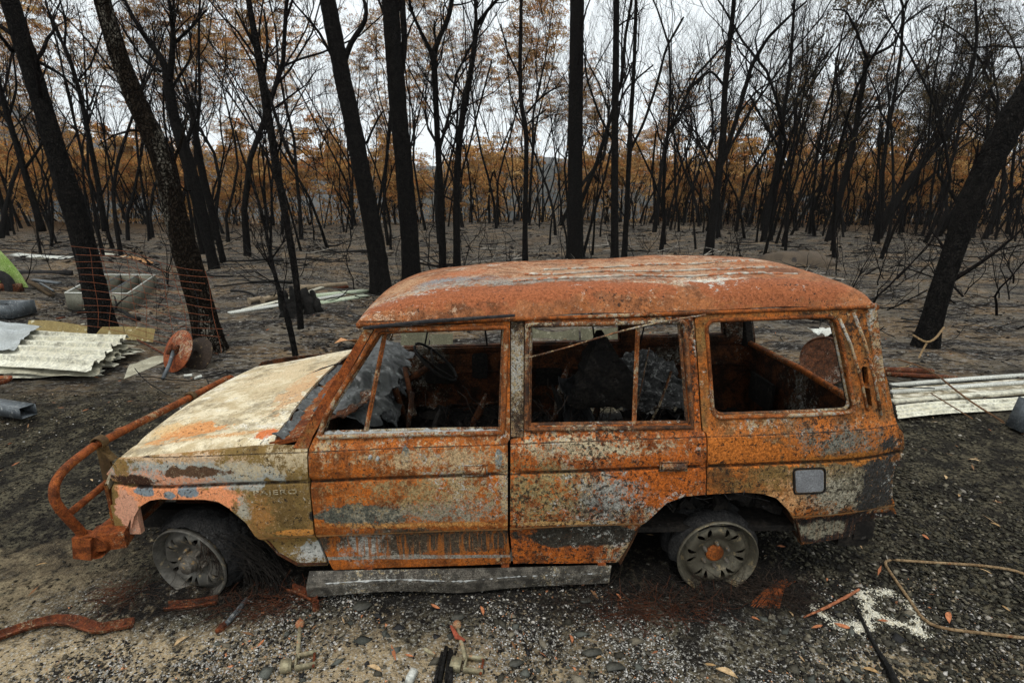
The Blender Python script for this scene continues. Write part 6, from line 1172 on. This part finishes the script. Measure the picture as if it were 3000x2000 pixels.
# twig litter, bleached fallen branches, rocks, fallen logs
rg = np.random.default_rng(77); m = MB()
for _ in range(1700):
    y = 3+rg.random()**1.3*38; x = C0[0]+rg.uniform(-1, 1)*(y+2.3)*.98
    if float(fbm(np.array(x), np.array(y), .8, 33)) < .15: continue
    a = rg.uniform(0, 6.28); L = rg.uniform(.15, .7)*(1+y/20); P = []; p = np.array([x, y, zat(x, y)+.02]); d = np.array([math.cos(a), math.sin(a), rg.uniform(-.1, .35)])
    for _k in range(5): P.append(p.copy()); p = p+d*L/5; d = nrm(d+rg.normal(0, .25, 3)*[1, 1, .5]); p[2] = max(p[2], zat(p[0], p[1])+.01)
    m.tube(P, .004+.0006*y, 4, cap=False)
o = m.build('twig_litter', MCHAR, None, angle=None); tag(o, 'fallen black twigs scattered over the ash', kind='stuff')
def fallen(i, x, y, L, a, r, mat, label, cat='branch', group=None, nb=4, name='fallen_branch'):
    rg = np.random.default_rng(500+i); c = np.array([x, y, zat(x, y)+r*.7]); d = np.array([math.cos(a), math.sin(a), .02]); P = [c.copy()]; m = MB(); p = c.copy()
    for _ in range(9): p = p+d*L/9; d = nrm(d+rg.normal(0, .16, 3)*[1, 1, .35]); p[2] = max(p[2], zat(p[0], p[1])+r*.5); P.append(p.copy())
    P = np.array(P); m.tube(P, np.linspace(r, r*.35, 10), 8, jit=.1, rj=rg)
    for _ in range(nb):
        j = rg.integers(2, 9); q = P[j].copy(); e = nrm(d+rg.normal(0, .8, 3)*[1, 1, .3]+np.array([0, 0, .3])); Q = [q.copy()]
        for _k in range(5): q = q+e*L*.09; e = nrm(e+rg.normal(0, .25, 3)); q[2] = max(q[2], zat(q[0], q[1])+.01); Q.append(q.copy())
        m.tube(Q, np.linspace(r*.5, r*.12, 6), 5, cap=False)
    m.f = m.f; return solo(m, name, mat, label, cat, group, angle=None)
wb = [((1105, 572), 1.2, .3), ((1150, 590), .9, .1), ((1255, 594), 1.3, .05), ((1345, 566), 1.8, .2), ((1385, 575), 1.5, -.2), ((1452, 592), 2.2, .1), ((1560, 596), 1.6, .05), ((1500, 580), 1.5, .5), ((1085, 612), .8, .2), ((1180, 605), .7, 1.), ((1300, 592), .8, .9), ((1820, 640), .8, .0), ((1880, 650), .7, .5), ((700, 590), 1., .2), ((960, 600), .9, .4), ((1735, 610), .9, .1)]
for i, ((x, y), L, a) in enumerate(wb):
    c = g2(x, y); fallen(i, c[0], c[1], L, a, .03 if i % 3 else .045, MBLEACH, ['bleached grey fallen branch on the ash just above the car roof', 'bleached fallen branch on the ash'][i > 11], group='bleached fallen branches on the ash', nb=3)
for i in range(26):
    y = rg.uniform(6.5, 30); x = C0[0]+rg.uniform(-1, 1)*(y+2.3)*.95; fallen(40+i, x, y, rg.uniform(.8, 2.6), rg.uniform(-.6, .6)+(3.14 if i % 2 else 0), rg.uniform(.02, .06), MCHAR, 'charred fallen branch lying on the grey ash among the trees', group='charred fallen branches in the wood', nb=4)
for i, (x, y, L, a) in enumerate(((2000, 700, 1.8, .9), (2060, 640, 2.2, 1.0), (2210, 690, 2.0, 2.4), (2290, 720, 1.6, 1.9), (2330, 640, 1.8, 2.0), (2150, 615, 2.4, .4), (1990, 620, 2.2, .7), (2260, 600, 2.4, 2.6))):   # tangled leaning limbs, right
    c = g2(x, y); rg2 = np.random.default_rng(900+i); p = np.array([c[0], c[1], zat(c[0], c[1])]); d = nrm(np.array([math.cos(a), rg2.normal(0, .2), .55])); P = [p.copy()]; S = {0: [], 1: [], 2: [], 3: [], 4: [], 'tips': []}
    grow(S, p, d, L, .022, 1, rg2, dict(n=(6, 5, 3, 2), l=(.6, .55, .55, .5), wob=.2, up=(0, 0, 0, 0, 0)), 4)
    m = skel([(S[1], 7), (S[2], 5), (S[3], 4), (S[4], 3)], rg2); solo(m, 'broken_limb', MTWIG, 'broken black limb leaning in the scrub right of the car', 'branch', 'broken limbs in the scrub at right', angle=None)
m_r = MCHIP
for i, (x, y, s_) in enumerate(((440, 562, .26), (485, 568, .20), (575, 560, .30), (605, 562, .2), (640, 566, .22), (545, 556, .25), (520, 565, .18), (1240, 556, .5), (1210, 560, .35), (1420, 556, .4), (1480, 560, .3), (1840, 596, .9), (1750, 655, .12), (1905, 668, .14), (1935, 672, .10), (2100, 690, .12), (1520, 555, .3))):
    c = g2(x, y); rg2 = np.random.default_rng(700+i); bm = bmesh.new(); bmesh.ops.create_icosphere(bm, subdivisions=3, radius=s_)
    for v in bm.verts: n_ = mnoise.noise(v.co*2.2/s_*.5+Vector((i*7., 0, 0))); v.co *= 1+.35*n_; v.co.z *= .45; v.co.x *= 1.3
    me = bpy.data.meshes.new('rock'); bm.to_mesh(me); bm.free(); me.polygons.foreach_set('use_smooth', [True]*len(me.polygons)); mt = mottled('rock_%s' % i, (.13, .10, .07), (.07, .055, .04), (.03, .027, .025), sc=6/s_*.3, bump=.6, bd=.03) if i in (0, 7, 11) else bpy.data.materials['rock_%d' % max(k_ for k_ in (0, 7, 11) if k_ <= i)]
    me.materials.append(mt); o = link(bpy.data.objects.new('rock', me)); o.location = (c[0], c[1], zat(c[0], c[1])-.01); o.rotation_euler = (0, 0, rg2.uniform(0, 6)); tag(o, 'low tan mound of rock right of centre in the clearing' if i == 11 else 'brown half-buried rock in the ash of the clearing', 'rock', 'rocks in the clearing')
# more scraps at the left ground
for i, (x, y, z_, s_) in enumerate(((80, 700, .03, .10), (140, 730, .02, .06), (190, 745, .03, .05), (420, 842, .02, .05), (660, 800, .02, .05))):
    c = g2(x, y, z_); m = MB(); m.box(c, (s_*2, s_, .02), Matrix.Rotation(i*1.1, 4, 'Z')); solo(m, 'scrap_offcut', (MCREAM2, MRUSTD, MCREAM2, MRUSTO, MCHAR)[i], ('cream offcut near the grey tray', 'rust-brown offcut above the sheet heap', 'cream offcut above the ochre sheet', 'orange offcut right of the dark disc', 'charred offcut below the stumps')[i], 'offcut', smooth=False)
# thin air
def haze_box():
    m = MB(); m.box((0, 1500, 300), (6400, 3400, 1000)); o = m.build('haze', None, None, False); mt = bpy.data.materials.new('haze'); mt.use_nodes = True; t = mt.node_tree; t.nodes.remove(t.nodes['Principled BSDF']); v = t.nodes.new('ShaderNodeVolumePrincipled'); v.inputs['Density'].default_value = .00013; v.inputs['Color'].default_value = (.93, .97, 1, 1); t.links.new(v.outputs[0], t.nodes['Material Output'].inputs['Volume']); o.data.materials.append(mt); tag(o, 'thin pale haze over the distant hills', kind='stuff')
haze_box()
